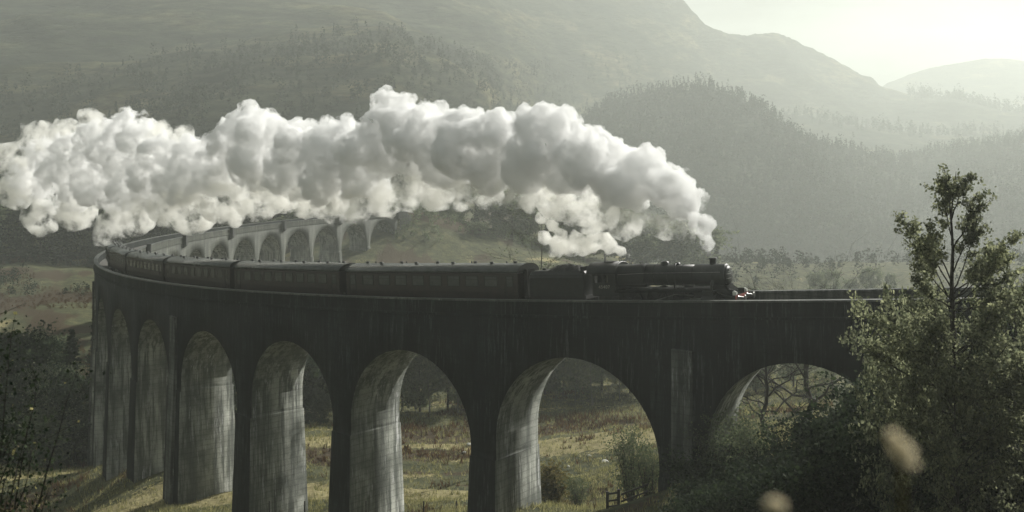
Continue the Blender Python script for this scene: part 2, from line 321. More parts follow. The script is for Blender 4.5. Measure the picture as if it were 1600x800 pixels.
M2_ = hill('low_ridge', [(-1900,700),(1000,420),(1150,200),(1260,182),(1330,196),(1400,206),(1460,214),(1520,206),(1600,213),(1750,220),(3300,260)],
     [(-1900,1250),(3300,1250)], [(-1900,1500),(3300,1500)], -60, MH, 'low hazy moor ridge between the wooded hill and the mountain', amp=(14, .007), seed=23, jag=2, far=1.5)
C_ = hill('distant_mountain', [(-1900,500),(1200,260),(1340,165),(1385,131),(1420,117),(1450,107),(1490,100),(1540,92),(1575,93),(1600,96),(1700,90),(3300,180)],
     [(-1900,3000),(3300,3000)], [(-1900,2700),(3300,2700)], -60, MH, 'farthest pale mountain fading into the sky at the right', amp=(20, .003), seed=29, jag=2, far=1.12)

# ------------------------------------------------------------------ haze
hb = MB().box(-4300, 4300, -160, 4300, -165, 300); haze = hb.build('haze', None); tag(haze, 'pale rain mist filling the valley', kind='stuff')
m = bpy.data.materials.new('rain_mist'); m.use_nodes = True; t = m.node_tree; t.nodes.remove(t.nodes['Principled BSDF'])
pv = t.nodes.new('ShaderNodeVolumePrincipled'); pv.inputs['Color'].default_value = (.93, .98, .93, 1); pv.inputs['Density'].default_value = HAZE_DENSITY; pv.inputs['Anisotropy'].default_value = .36
t.links.new(pv.outputs[0], t.nodes['Material Output'].inputs['Volume']); haze.data.materials.append(m)

# ------------------------------------------------------------------ viaduct
W = 3.0
root = empty('railway_viaduct', tuple(T(21.5, W, -16))); RL = tuple(T(21.5, W, -16))
tag(root, 'long curved concrete railway viaduct of tall round arches carrying the steam train', 'viaduct')
PIERS = [(-29, 2.5), (-13.3, 2.6), (3.7, 3.8), (21.55, 2.6), (38.3, 2.5), (54.15, 2.8), (70.7, 3.8), (85.7, 2.9), (102, 2.7), (118.3, 2.7), (135.5, 3.8), (153.4, 2.6), (171.7, 2.6), (190.1, 3.8),
         (208.6, 2.6), (226.4, 2.5), (242.6, 2.5), (259.35, 2.5), (275.4, 2.5), (292.1, 2.5), (308.4, 2.5), (324.8, 2.5), (341.3, 3.2)]
D0, D1 = -76., 349.
def crown(d): return np.interp(d, [0, 60, 200, 240, 340], [4.45, 4.7, 3.7, 3.3, 2.5])
TOP = -1.25
spr = []
for i in range(len(PIERS) - 1):
    a = PIERS[i][0] + PIERS[i][1] / 2; b_ = PIERS[i + 1][0] - PIERS[i + 1][1] / 2; r = (b_ - a) / 2; mid = (a + b_) / 2
    spr.append((a, b_, mid, r, T(mid)[2] - crown(mid) - r))
def pz(i):
    c = [spr[j][4] for j in (i - 1, i) if 0 <= j < len(spr)]; return min(c) - .25
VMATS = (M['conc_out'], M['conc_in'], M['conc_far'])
def vmesh(name, quads, parent=root, smooth=False):
    """quads: list of (4 points, material slot)"""
    V = [p for q, s in quads for p in q]; F = np.arange(len(V)).reshape(-1, 4)
    o = mesh(name, V, F, None, parent, False, RL)
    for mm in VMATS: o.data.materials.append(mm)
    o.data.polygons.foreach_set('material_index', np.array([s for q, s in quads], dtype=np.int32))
    bm = bmesh.new(); bm.from_mesh(o.data); bmesh.ops.remove_doubles(bm, verts=bm.verts, dist=.002); bmesh.ops.recalc_face_normals(bm, faces=bm.faces); bm.to_mesh(o.data); bm.free()
    return o
for i, (a, b_, mid, r, zs) in enumerate(spr):
    q = []; K = 28
    phis = np.linspace(0, math.pi, K + 1); ds = mid - r * np.cos(phis); zz = zs + r * np.sin(phis)
    def pt(d, off, z): p = T(d, off); return (p[0], p[1], z)
    def top(d): return float(T(d)[2]) + TOP
    for k in range(K):
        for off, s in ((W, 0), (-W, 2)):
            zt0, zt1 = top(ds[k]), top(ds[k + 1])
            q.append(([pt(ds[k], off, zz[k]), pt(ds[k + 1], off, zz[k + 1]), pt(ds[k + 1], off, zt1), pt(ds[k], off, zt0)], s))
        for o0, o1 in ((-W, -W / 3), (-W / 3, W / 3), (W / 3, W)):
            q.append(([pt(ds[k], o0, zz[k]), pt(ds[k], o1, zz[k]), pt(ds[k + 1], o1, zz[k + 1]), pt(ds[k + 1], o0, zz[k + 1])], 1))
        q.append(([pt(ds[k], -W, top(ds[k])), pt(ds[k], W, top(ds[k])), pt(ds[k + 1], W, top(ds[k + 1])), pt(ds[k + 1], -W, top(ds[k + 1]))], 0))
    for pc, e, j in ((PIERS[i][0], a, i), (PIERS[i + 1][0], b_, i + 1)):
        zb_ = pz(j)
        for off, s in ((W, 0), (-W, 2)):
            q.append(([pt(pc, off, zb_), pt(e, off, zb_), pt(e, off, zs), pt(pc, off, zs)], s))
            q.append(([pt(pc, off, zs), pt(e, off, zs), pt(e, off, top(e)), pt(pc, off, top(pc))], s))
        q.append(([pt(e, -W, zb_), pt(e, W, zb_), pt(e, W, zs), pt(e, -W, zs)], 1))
        q.append(([pt(pc, -W, top(pc)), pt(pc, W, top(pc)), pt(e, W, top(e)), pt(e, -W, top(e))], 0))
    vmesh('arch', q)
for i, (pc, pw) in enumerate(PIERS):
    zt = pz(i); gx = T(pc); zg_ = min(gz(*T(pc, o)[:2]) for o in (-W, 0, W)) - 2.5; q = []
    if zt - zg_ < 2: zg_ = zt - 2
    hgt = zt - zg_; lv = [0, .45, .46] + list(np.linspace(.5, hgt, 8)); rings = []
    for k, h in enumerate(lv):
        led = .0 if k < 2 else .14; bat = h / 38.; 
        hw = pw / 2 + bat; ow = W + led + bat * 1.2; z = zt - h
        rings.append([tuple(T(pc - hw, -ow)[:2]) + (z,), tuple(T(pc + hw, -ow)[:2]) + (z,), tuple(T(pc + hw, ow)[:2]) + (z,), tuple(T(pc - hw, ow)[:2]) + (z,)])
    for k in range(len(rings) - 1):
        A, B = rings[k], rings[k + 1]
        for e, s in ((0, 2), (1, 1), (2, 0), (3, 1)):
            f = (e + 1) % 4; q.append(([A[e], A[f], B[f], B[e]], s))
    pier = vmesh('pier', q)
    if pw > 3.5:                       # the doubled piers carry a flat pilaster on both faces
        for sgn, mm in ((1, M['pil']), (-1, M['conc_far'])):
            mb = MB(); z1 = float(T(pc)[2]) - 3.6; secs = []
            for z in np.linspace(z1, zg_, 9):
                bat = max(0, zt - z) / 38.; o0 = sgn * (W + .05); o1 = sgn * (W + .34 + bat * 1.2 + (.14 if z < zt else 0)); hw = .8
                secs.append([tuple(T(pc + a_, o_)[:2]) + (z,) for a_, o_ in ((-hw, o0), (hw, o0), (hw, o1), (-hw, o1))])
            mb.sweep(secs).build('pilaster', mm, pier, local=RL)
# abutments
for a, b_, nm in ((D0, PIERS[0][0] - 1.2, 'abutment'), (PIERS[-1][0] + 1.5, D1, 'abutment')):
    q = []; dd = np.linspace(a, b_, 12)
    for k in range(11):
        for off, s in ((W - .01, 0), (-W + .01, 2)):
            A = T(dd[k], off); B = T(dd[k + 1], off); q.append(([(A[0], A[1], A[2] - 26), (B[0], B[1], B[2] - 26), (B[0], B[1], B[2] + TOP), (A[0], A[1], A[2] + TOP)], s))
        q.append(([tuple(T(dd[k], -W, TOP)), tuple(T(dd[k], W, TOP)), tuple(T(dd[k + 1], W, TOP)), tuple(T(dd[k + 1], -W, TOP))], 0))
    vmesh(nm, q)
def strip(name, o0, o1, z0, z1, mat, parent, da=D0, db=D1, step=3.0):
    secs = [[tuple(T(d, o0, z0)), tuple(T(d, o1, z0)), tuple(T(d, o1, z1)), tuple(T(d, o0, z1))] for d in np.arange(da, db + .1, step)]
    o = MB().sweep(secs).build(name, mat, parent, local=RL if parent is root or (parent is not None and parent.parent is root) else None); return o
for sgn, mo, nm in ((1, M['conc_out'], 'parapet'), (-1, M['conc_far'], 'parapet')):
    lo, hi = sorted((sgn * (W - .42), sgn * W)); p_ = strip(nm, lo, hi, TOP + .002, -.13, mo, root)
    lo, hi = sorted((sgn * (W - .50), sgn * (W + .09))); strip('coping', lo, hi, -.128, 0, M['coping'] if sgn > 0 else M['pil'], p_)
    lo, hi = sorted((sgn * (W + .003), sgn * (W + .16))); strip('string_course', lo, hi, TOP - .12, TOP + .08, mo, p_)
strip('track_bed', -W + .42, W - .42, TOP + .004, RAIL - .16, M['ballast'], root)
for d in (172, 208.6, 242.6, 275.4, 308.4, 341.3):   # refuges corbelled out over the inner face
    secs = [[tuple(T(d - .6, -W - .1, z)), tuple(T(d + .6, -W - .1, z)), tuple(T(d + .6, -W - .1 - w_, z)), tuple(T(d - .6, -W - .1 - w_, z))] for z, w_ in ((-2.5, .12), (-1.9, .75), (.35, .8), (.45, .9))]
    MB().sweep(secs).build('refuge', M['refuge'], root, local=RL)
# track
tr = empty('railway_track', tuple(T(0, 0, RAIL))); TL = tuple(T(0, 0, RAIL)); tag(tr, 'single railway track on dark sleepers along the viaduct deck', 'railway track')
for off in (-.755, .68):
    secs = [[tuple(T(d, off, RAIL - .14)), tuple(T(d, off + .07, RAIL - .14)), tuple(T(d, off + .07, RAIL)), tuple(T(d, off, RAIL))] for d in np.arange(D0, D1, 3.)]
    MB().sweep(secs).build('rail', M['rail'], tr, local=TL)
sb = MB()
for d in np.arange(-40, 340, .75):
    c = [tuple(T(d + a_, o_, RAIL - .142 + z_)) for z_ in (-.05, 0) for a_, o_ in ((-.12, -1.3), (.12, -1.3), (.12, 1.3), (-.12, 1.3))]
    sb.add(c, [(0, 3, 2, 1), (4, 5, 6, 7), (0, 1, 5, 4), (1, 2, 6, 5), (2, 3, 7, 6), (3, 0, 4, 7)])
tag(sb.build('sleepers', M['wood'], tr, local=TL), kind='stuff')

# ------------------------------------------------------------------ locomotive (local +X forward, front buffers at x = 0, rail head at z = 0, camera on its -Y side)
def ring(x, zc, r, n=28, flat=0):
    """boiler section; flat > 0 squares the shoulders (firebox)"""
    out = []
    for k in range(n):
        a = 2 * math.pi * k / n; c, s = math.cos(a), math.sin(a)
        if flat: e = 2 / (2 + flat); c = math.copysign(abs(c) ** e, c); s = math.copysign(abs(s) ** e, s)
        out.append((x, r * c, zc + r * s))
    return out
def wheel(parent, x, r, y, spokes, mat, name='wheel'):
    mb = MB(); s = 1 if y > 0 else -1
    prof = [(-.07, r * .90), (-.07, r + .03), (-.045, r + .03), (-.04, r), (.07, r), (.07, r * .90)]
    n = 36; V = []; F = []
    for t_, rr in prof:
        for k in range(n): a = 2 * math.pi * k / n; V.append((x + rr * math.cos(a), y + s * t_, r + rr * math.sin(a)))
    for i in range(len(prof)):
        j = (i + 1) % len(prof)
        for k in range(n): k2 = (k + 1) % n; F.append((i * n + k, i * n + k2, j * n + k2, j * n + k))
    mb.add(V, F); mb.lathe([(y - .09, .17), (y + .09, .17)], 'y', (x, 0, r), 16)
    for k in range(spokes):
        a = 2 * math.pi * k / spokes; mb.tube([(x + .15 * math.cos(a), y, r + .15 * math.sin(a)), (x + r * .92 * math.cos(a), y, r + r * .92 * math.sin(a))], [.045, .032], 5)
    return mb.build(name, mat, parent)
def text_mesh(name, s, size, mat, parent, mtx):
    cu = bpy.data.curves.new(name, 'FONT'); cu.body = s; cu.size = size; cu.extrude = .008; cu.align_x = 'CENTER'; cu.align_y = 'CENTER'; cu.space_character = 1.15
    tmp = bpy.data.objects.new('tmp', cu); COL.objects.link(tmp); bpy.context.view_layer.update()
    me = bpy.data.meshes.new_from_object(tmp.evaluated_get(bpy.context.evaluated_depsgraph_get())); bpy.data.objects.remove(tmp)
    me.materials.clear(); me.materials.append(mat); me.transform(mtx); o = bpy.data.objects.new(name, me); COL.objects.link(o); o.parent = parent; return o
SIDE = Matrix.Rotation(math.pi / 2, 4, 'X')          # text upright on the -Y side
loco = empty('steam_locomotive'); tag(loco, 'black steam locomotive with a short chimney and red buffer beam heading the train', 'locomotive')
B = MB(); B.sweep([ring(-4.15, 2.72, .76), ring(-6.3, 2.74, .80), ring(-8.2, 2.77, .86)]); boiler = B.build('boiler', M['black'], loco, True)
for x, r_, zc_ in ((-5.1, .785, 2.73), (-6.3, .81, 2.74), (-7.4, .845, 2.76)): MB().sweep([ring(x, zc_, r_ + .012), ring(x - .06, zc_, r_ + .012)]).build('boiler_band', M['black'], boiler)
MB().sweep([ring(-8.2, 2.74, .88, 28, .8), ring(-8.3, 2.74, .90, 28, 1.4), ring(-10.5, 2.66, .93, 28, 1.4)]).build('firebox', M['black'], loco, False)
B = MB(); B.sweep([ring(-1.62, 2.70, .60), ring(-1.66, 2.70, .80), ring(-1.72, 2.70, .835), ring(-4.16, 2.70, .835)]); sbx = B.build('smokebox', M['smokebox'], loco, True)
B = MB(); B.lathe([(-1.62, .70), (-1.55, .68), (-1.47, .55), (-1.42, .34), (-1.40, .05)], 'x', (0, 0, 2.66), 32); door = B.build('smokebox_door', M['smokebox'], sbx, True)
B = MB(); B.tube([(-1.36, 0, 2.66), (-1.30, 0, 2.66)], .06, 8); B.tube([(-1.34, 0, 2.66), (-1.32, .14, 2.45)], .02, 5); B.tube([(-1.40, -.36, 2.98), (-1.40, .36, 2.98)], .018, 5); B.box(-1.56, -1.40, -.60, .1, 2.78, 2.83); B.box(-1.56, -1.40, -.60, .1, 2.44, 2.49); B.build('door_handle', M['steel'], door)
B = MB(); B.box(-1.50, -1.405, -.30, .30, 3.02, 3.16); B.build('number_plate', M['black'], door)
text_mesh('plate_number', '45407', .13, M['number'], door, Matrix.Translation((-1.40, 0, 3.09)) @ Matrix.Rotation(math.pi / 2, 4, 'Z') @ SIDE)
B = MB(); B.lathe([(3.42, .34), (3.50, .27), (3.58, .25), (3.88, .24), (3.90, .31), (3.98, .31), (3.99, .25)], 'z', (-2.75, 0, 0), 24); B.build('chimney', M['black'], loco, True)
B = MB(); B.lathe([(3.40, .42), (3.50, .36), (3.62, .34), (3.74, .30), (3.81, .20), (3.835, .02)], 'z', (-6.75, 0, 0), 24); B.build('dome', M['black'], loco, True)
B = MB(); B.lathe([(3.42, .26), (3.56, .24), (3.66, .18), (3.70, .04)], 'z', (-5.7, 0, 0), 20)
for s in (-1, 1): B.tube([(-5.7, s * .15, 3.6), (-5.68, s * .42, 3.58), (-5.66, s * .70, 3.25), (-5.65, s * .83, 2.8), (-5.65, s * .86, 1.8)], .055, 8)
B.build('top_feed', M['black'], loco, True)
for y in (-.16, .16):
    B = MB(); B.lathe([(3.52, .09), (3.62, .09), (3.63, .065), (3.78, .06), (3.79, .09), (3.83, .09)], 'z', (-8.75, y, 0), 12); B.build('safety_valve', M['steel'], loco)
B = MB(); B.tube([(-9.6, 0, 3.50), (-9.6, 0, 3.70)], .05, 8); B.tube([(-9.6, 0, 3.70), (-9.72, 0, 3.78)], .04, 8); B.build('whistle', M['steel'], loco)
# running plate, splashers, frames
B = MB(); B.box(-10.6, -2.55, -1.30, 1.30, 1.66, 1.71)
for s in (-1, 1): B.box(-10.6, -2.55, s * 1.30 - .012, s * 1.30 + .012, 1.54, 1.712)
B.sweep([[(-2.55, -1.30, 1.66), (-2.55, 1.30, 1.66), (-2.55, 1.30, 1.71), (-2.55, -1.30, 1.71)], [(-1.55, -1.30, 1.26), (-1.55, 1.30, 1.26), (-1.55, 1.30, 1.31), (-1.55, -1.30, 1.31)], [(-.66, -1.30, 1.22), (-.66, 1.30, 1.22), (-.66, 1.30, 1.27), (-.66, -1.30, 1.27)]])
B.build('running_plate', M['matt'], loco)
B = MB()
for s in (-1, 1): B.box(-10.6, -.66, s * .60 - .02, s * .60 + .02, .62, 1.65)
B.sweep([[(-1.45, -.55, 1.27), (-1.45, .55, 1.27), (-1.75, .55, 1.95), (-1.75, -.55, 1.95)], [(-2.9, -.55, 1.27), (-2.9, .55, 1.27), (-2.9, .55, 2.0), (-2.9, -.55, 2.0)]])
B.build('main_frame', M['frame_m'], loco)
B = MB(); B.sweep([[(-1.72, -.58, 2.08), (-1.72, .58, 2.08), (-1.74, .58, 2.12), (-1.74, -.58, 2.12)], [(-.80, -.58, 1.28), (-.80, .58, 1.28), (-.82, .58, 1.32), (-.82, -.58, 1.32)]]); B.build('footplate_apron', M['matt'], loco)
B = MB()
for s in (-1, 1):
    B.lathe([(-3.35, .30), (-3.33, .40), (-2.15, .40), (-2.13, .30)], 'x', (0, s * 1.08, .95), 18); B.box(-3.2, -2.3, s * 1.08 - .34, s * 1.08 + .34, 1.25, 1.66)
    B.tube([(-2.6, s * .70, 2.3), (-2.6, s * .98, 2.0), (-2.6, s * 1.02, 1.68)], .12, 8)
B.build('cylinder_block', M['black'], loco)
bb = MB().box(-.66, -.60, -1.30, 1.30, .86, 1.27).build('buffer_beam', M['red'], loco)
for y in (-.87, .87):
    B = MB(); B.lathe([(-.60, .19), (-.54, .19), (-.53, .13), (-.20, .12), (-.19, .08), (-.05, .08), (-.045, .23), (-.01, .23), (0, .16)], 'x', (0, y, 1.06), 20); B.build('buffer', M['steel'], bb, True)
B = MB(); B.tube([(-.58, 0, 1.0), (-.42, 0, .96), (-.40, 0, .72)], .045, 7); B.tube([(-.6, .35, 1.0), (-.45, .37, .8), (-.43, .37, .55)], .04, 7); B.build('coupling_hook', M['frame_m'], bb)
for y in (-1.02, 1.02):
    B = MB(); B.box(-.90, -.68, y - .12, y + .12, 1.29, 1.56); B.lathe([(-.68, .13), (-.60, .12), (-.60, .02)], 'x', (0, y, 1.43), 16); B.lathe([(1.56, .10), (1.62, .05)], 'z', (-.79, y, 0), 10); B.build('headlamp', M['white'], loco)
B = MB(); B.box(-1.42, -1.22, -.10, .10, 2.02, 2.06); B.build('lamp_bracket', M['black'], loco)
for x in (-1.95, -3.85):
    for y in (-.75, .75): wheel(loco, x, .50, y, 10, M['frame_m'], 'bogie_wheel')
DW = (-5.2, -7.3, -9.45)
for x in DW:
    for y in (-.75, .75): wheel(loco, x, .91, y, 17, M['frame_m'], 'driving_wheel')
for s in (-1, 1):
    B = MB(); B.box(-9.6, -5.05, s * .90 - .03, s * .90 + .03, .60, .72)
    for x in DW: B.lathe([(s * .90 - .05, .10), (s * .90 + .05, .10)], 'y', (x, 0, .66), 12)
    B.build('coupling_rod', M['steel'], loco)
    B = MB(); B.sweep([[(-7.3, s * 1.0 - .03, .60), (-7.3, s * 1.0 + .03, .60), (-7.3, s * 1.0 + .03, .73), (-7.3, s * 1.0 - .03, .73)], [(-4.4, s * 1.0 - .03, .88), (-4.4, s * 1.0 + .03, .88), (-4.4, s * 1.0 + .03, 1.0), (-4.4, s * 1.0 - .03, 1.0)]]); B.box(-4.4, -3.35, s * 1.0 - .1, s * 1.0 + .1, .86, 1.06)
    B.tube([(-7.3, s * 1.1, .9), (-5.6, s * 1.1, 1.35), (-4.0, s * 1.1, 1.30)], .04, 6); B.build('connecting_rod', M['steel'], loco)
    B = MB(); B.tube([(-10.4, s * .97, 2.9), (-8.3, s * .93, 2.98), (-4.2, s * .87, 2.98), (-1.9, s * .86, 2.98)], .02, 5); B.build('handrail', M['steel'], loco)
    B = MB(); B.tube([(-10.4, s * .96, 2.15), (-6.5, s * .90, 2.1), (-3.2, s * .88, 1.95)], .035, 6); B.build('pipe', M['black'], loco)
# cab
def cab_sec(x, drop=0):
    pts = [(x, -1.30, 1.72), (x, -1.30, 2.95 - drop)]
    pts += [(x, -1.30 * math.cos(a), 2.95 - drop + .93 * math.sin(a) ** .8) for a in np.linspace(.14, math.pi - .14, 15)]
    return pts + [(x, 1.30, 2.95 - drop), (x, 1.30, 1.72)]
cab = MB()
def wallq(x0, x1, z0, z1, y): cab.box(x0, x1, y - .015, y + .015, z0, z1)
for s in (-1, 1):   # side sheets with two real window openings
    y = s * 1.285
    wallq(-12.55, -10.5, 1.30, 2.30, y); wallq(-12.55, -12.35, 2.30, 3.05, y); wallq(-11.62, -11.45, 2.30, 2.95, y); wallq(-10.72, -10.5, 2.30, 3.05, y); wallq(-12.35, -10.72, 2.93, 3.05, y)
    if s > 0: wallq(-12.36, -10.70, 2.28, 2.82, y - .035)   # sheet added to stop light coming through the far windows
cab.sweep([cab_sec(-10.5), cab_sec(-10.54)]); cab.box(-12.60, -12.56, -.35, 1.26, 1.75, 3.62); cab_o = cab.build('cab', M['black'], loco)  # the rear sheet is added to block light through the cab
B = MB(); secs = []
for x in (-10.42, -13.0):
    up = [(x, -1.36 * math.cos(a), 3.02 + .83 * math.sin(a)) for a in np.linspace(0, math.pi, 17)]; secs.append(up + [(x, p[1] * .975, p[2] - .035) for p in reversed(up)])
B.sweep(secs).build('cab_roof', M['black'], cab_o, True)
MB().box(-11.9, -11.0, -.35, .35, 3.84, 3.885).build('roof_ventilator', M['black'], cab_o)
for s in (-1, 1):
    for a_, b2 in ((-12.35, -11.62), (-11.45, -10.72)):
        B = MB(); y = s * 1.30
        B.box(a_, a_ + .04, y - .02, y + .02, 2.30, 2.93); B.box(b2 - .04, b2, y - .02, y + .02, 2.30, 2.93); B.box(a_ + .04, b2 - .04, y - .02, y + .02, 2.30, 2.335); B.box(a_ + .04, b2 - .04, y - .02, y + .02, 2.895, 2.93); B.build('window_frame', M['frame_m'], cab_o)
text_mesh('cab_number', '45407', .36, M['number'], cab_o, Matrix.Translation((-11.5, -1.303, 1.98)) @ SIDE)
for s in (-1, 1):
    B = MB(); B.tube([(-12.62, s * 1.27, 1.45), (-12.62, s * 1.27, 2.85)], .02, 6); B.build('handrail', M['frame_m'], cab_o)
# tender
ten = empty('coal_tender'); tag(ten, 'black coal tender heaped with coal between the locomotive and first carriage', 'tender')
def tsec(x, h): return [(x, -1.30, 1.25), (x, -1.30, h), (x, -1.24, h + .25), (x, -.98, h + .52), (x, -.92, h + .50), (x, .92, h + .50), (x, .98, h + .52), (x, 1.24, h + .25), (x, 1.30, h), (x, 1.30, 1.25)]
B = MB(); B.sweep([tsec(-13.25, 2.55), tsec(-13.35, 2.72), tsec(-18.35, 2.72), tsec(-18.45, 2.60)]); B.build('tank', M['black'], ten); MB().box(-13.55, -13.45, -1.15, 1.15, 2.6, 3.55).build('light_block_plate', M['matt'], ten)  # upright plate added behind the cab to block the light showing through
nx, ny = 34, 14; V = []
for i in range(nx):
    for j in range(ny):
        u, v = i / (nx - 1), j / (ny - 1); x = -13.6 - 3.7 * u; y = -.9 + 1.8 * v
        V.append((x, y, 3.16 + .52 * math.sin(math.pi * min(1, u * 1.05)) ** .6 * math.sin(math.pi * v) ** .7 + random.uniform(-.07, .09)))
mesh('coal', V, grid_faces(nx, ny), M['coal'], ten)
B = MB(); B.box(-18.5, -13.2, -1.15, 1.15, 1.0, 1.25); 
for s in (-1, 1): B.box(-18.3, -13.4, s * 1.08 - .03, s * 1.08 + .03, .55, 1.0)
B.build('tender_frame', M['frame_m'], ten)
for x in (-14.1, -15.95, -17.8):
    for y in (-.75, .75): wheel(ten, x, .65, y, 12, M['frame_m'])
B = MB(); B.lathe([(3.2, .16), (3.36, .15), (3.38, .02)], 'z', (-17.9, .2, 0), 14); B.build('water_filler', M['black'], ten)
for s in (-1, 1):
    B = MB(); B.tube([(-18.5, s * .9, 1.5), (-18.55, s * .9, 3.1)], .02, 5); B.build('handrail', M['frame_m'], ten)
DF = -.45
place(loco, DF, 13.0 + DF); place(ten, DF + 13.0, DF + 18.9); ten.matrix_world = ten.matrix_world @ Matrix.Translation((13.0, 0, 0))

# ------------------------------------------------------------------ carriages
CL = 19.4
def coach_sec(x, w=1.35):
    pts = [(x, -w * .96, .98), (x, -w, 1.5), (x, -w, 2.6), (x, -w * .975, 3.08)]
    return pts + [(x, -p[1], p[2]) for p in reversed(pts)]
def roof_sec(x, w=1.35, k=1.0, dz=0):
    a = np.linspace(.03, math.pi - .03, 19); up = [(x, -w * k * 1.0 * math.cos(q), 3.07 + dz + .74 * k * math.sin(q) ** .78) for q in a]
    return up
coach = empty('railway_carriage'); G_COACH = 'carriages of the steam train'
body = MB().sweep([coach_sec(-.35), coach_sec(-CL + .35)]).build('body', M['maroon'], coach)
B = MB(); B.sweep([roof_sec(-.30, 1.37, .96), roof_sec(-.36, 1.37), roof_sec(-CL + .36, 1.37), roof_sec(-CL + .30, 1.37, .96)]); roof = B.build('roof', M['roof'], coach, True)
for x in (-.30, -CL + .30 - .08): 
    s1 = roof_sec(x, 1.40, 1.02); s2 = roof_sec(x + .08, 1.40, 1.02); MB().sweep([s1, s2]).build('end_rim', M['black'], roof)
wx = [-2.1 - 1.93 * k for k in range(9)][:8]
for s in (-1, 1):
    for k, x in enumerate([-1.15 - .0] + [-3.0 - 1.92 * k for k in range(8)] + [-CL + 1.15]):
        wd = .30 if k in (0, 9) else .60; B = MB(); y = s * 1.352
        B.box(x - wd, x + wd, min(y, y - s * .012), max(y, y - s * .012), 1.98 + .02, 2.82); wob_ = B.build('window', M['glass'], coach)
        B = MB(); y0, y1 = sorted((s * 1.338, s * 1.37)); B.box(x - wd - .05, x - wd, y0, y1, 1.95, 2.87); B.box(x + wd, x + wd + .05, y0, y1, 1.95, 2.87); B.box(x - wd, x + wd, y0, y1, 1.95, 2.0); B.box(x - wd, x + wd, y0, y1, 2.82, 2.87); B.box(x - wd, x + wd, y0, y1, 2.55, 2.58); B.build('window_frame', M['frame_m'], wob_)
    for x in (-1.15, -CL + 1.15):
        B = MB(); y = s * 1.35; B.box(x - .36, x - .34, y - .02, y + .02, 1.0, 2.9); B.box(x + .34, x + .36, y - .02, y + .02, 1.0, 2.9); B.tube([(x - .45, s * 1.39, 1.6), (x - .45, s * 1.39, 2.3)], .018, 5); B.build('door', M['black'], coach)
for k in range(9):
    x = -1.6 - k * 2.02; B = MB(); yy = -.28 if k % 2 else .15
    B.lathe([(3.74, .13), (3.86, .12), (3.88, .19), (3.95, .16), (3.97, .03)], 'z', (x, yy, 0), 12); B.build('roof_vent', M['black'], roof)
for k in range(5):
    B = MB(); x = -2.7 - k * 3.6; B.lathe([(3.74, .07), (3.92, .06)], 'z', (x, .5, 0), 8); B.build('roof_pipe', M['black'], roof)
for s_, x in ((1, -.02), (-1, -CL + .38)):
    B = MB(); B.box(x - .36, x + .0, -.55, .55, 1.1, 3.35); B.build('gangway', M['frame_m'], coach)
B = MB(); B.box(-CL + .4, -.4, -1.1, 1.1, .80, .97); B.box(-12, -9, -1.2, 1.2, .42, .80); B.box(-8, -6.6, -1.2, -.5, .42, .80); B.build('underframe', M['frame_m'], coach)
for xc in (-3.0, -CL + 3.0):
    bg_ = MB()
    for s in (-1, 1): bg_.box(xc - 1.7, xc + 1.7, s * .98 - .05, s * .98 + .05, .45, .72)
    bg_.box(xc - .3, xc + .3, -.95, .95, .45, .78); bo = bg_.build('bogie', M['frame_m'], coach)
    for dx in (-1.3, 1.3):
        for y in (-.75, .75):
            B = MB(); B.lathe([(y - .06, .46), (y + .06, .46)], 'y', (xc + dx, 0, .46), 20); B.build('wheel', M['frame_m'], bo)
for s_, x in ((1, 0), (-1, -CL)):
    for y in (-.87, .87): B = MB(); B.lathe([(min(x, x - s_ * .4), .1), (max(x, x - s_ * .4), .1)], 'x', (0, y, 1.02), 10); B.build('buffer', M['frame_m'], coach)
CB = [18.55, 40.0, 59.55, 79.0, 98.8, 118.4, 138.0, 157.6]
CLAB = ['dark maroon carriage coupled directly behind the coal tender', 'dark carriage second behind the tender with pale wet roof', 'dark carriage third behind the tender where the train starts to bend away', 'brownish carriage fourth behind the tender on the tight bend',
        'carriage fifth behind the tender, small and steeply foreshortened on the bend', 'carriage sixth behind the tender at the far left turn of the viaduct']
coaches = [coach] + [copy_tree(coach) for _ in range(5)]
for k, o in enumerate(coaches):
    ln = place(o, CB[k] + .1, CB[k + 1] - .1); o.matrix_world = o.matrix_world @ Matrix.Diagonal((ln / CL, 1, 1, 1)); tag(o, CLAB[k], 'railway carriage', G_COACH)

# ------------------------------------------------------------------ vegetation builders
def leaf_quads(cen, size, rg, aspect=1.5, up=0.0):
    """one small bent-free quad per centre, random facing"""
    n = len(cen); a = rg.normal(size=(n, 3)); a[:, 2] = a[:, 2] * (1 - up) + up * 1.5; a /= np.linalg.norm(a, axis=1, keepdims=True)
    b = rg.normal(size=(n, 3)); b -= (a * b).sum(1, keepdims=True) * a; b /= np.linalg.norm(b, axis=1, keepdims=True)
    s = (size * rg.uniform(.6, 1.35, n))[:, None]; h = s * .5 * aspect ** .5; w = s * .5 / aspect ** .5
    V = np.stack([cen - a * h, cen + b * w, cen + a * h, cen - b * w], 1).reshape(-1, 3); return V, np.arange(4 * n).reshape(-1, 4)
def curve(p0, p1, rg, sag=0.0, wob=.08, n=7):
    p0 = np.asarray(p0, float); p1 = np.asarray(p1, float); L_ = np.linalg.norm(p1 - p0); t = np.linspace(0, 1, n)[:, None]
    p = p0 + (p1 - p0) * t; p[:, 2] += sag * L_ * np.sin(math.pi * t[:, 0]); off = rg.normal(size=(n, 3)).cumsum(0) * wob * L_ / n; off[0] = 0; off -= off[-1] * t ; return p + off
def add_limb(mb, pts, r0, r1): mb.tube([tuple(p) for p in pts], list(np.linspace(r0, r1, len(pts))), 6 if r0 > .05 else 4)
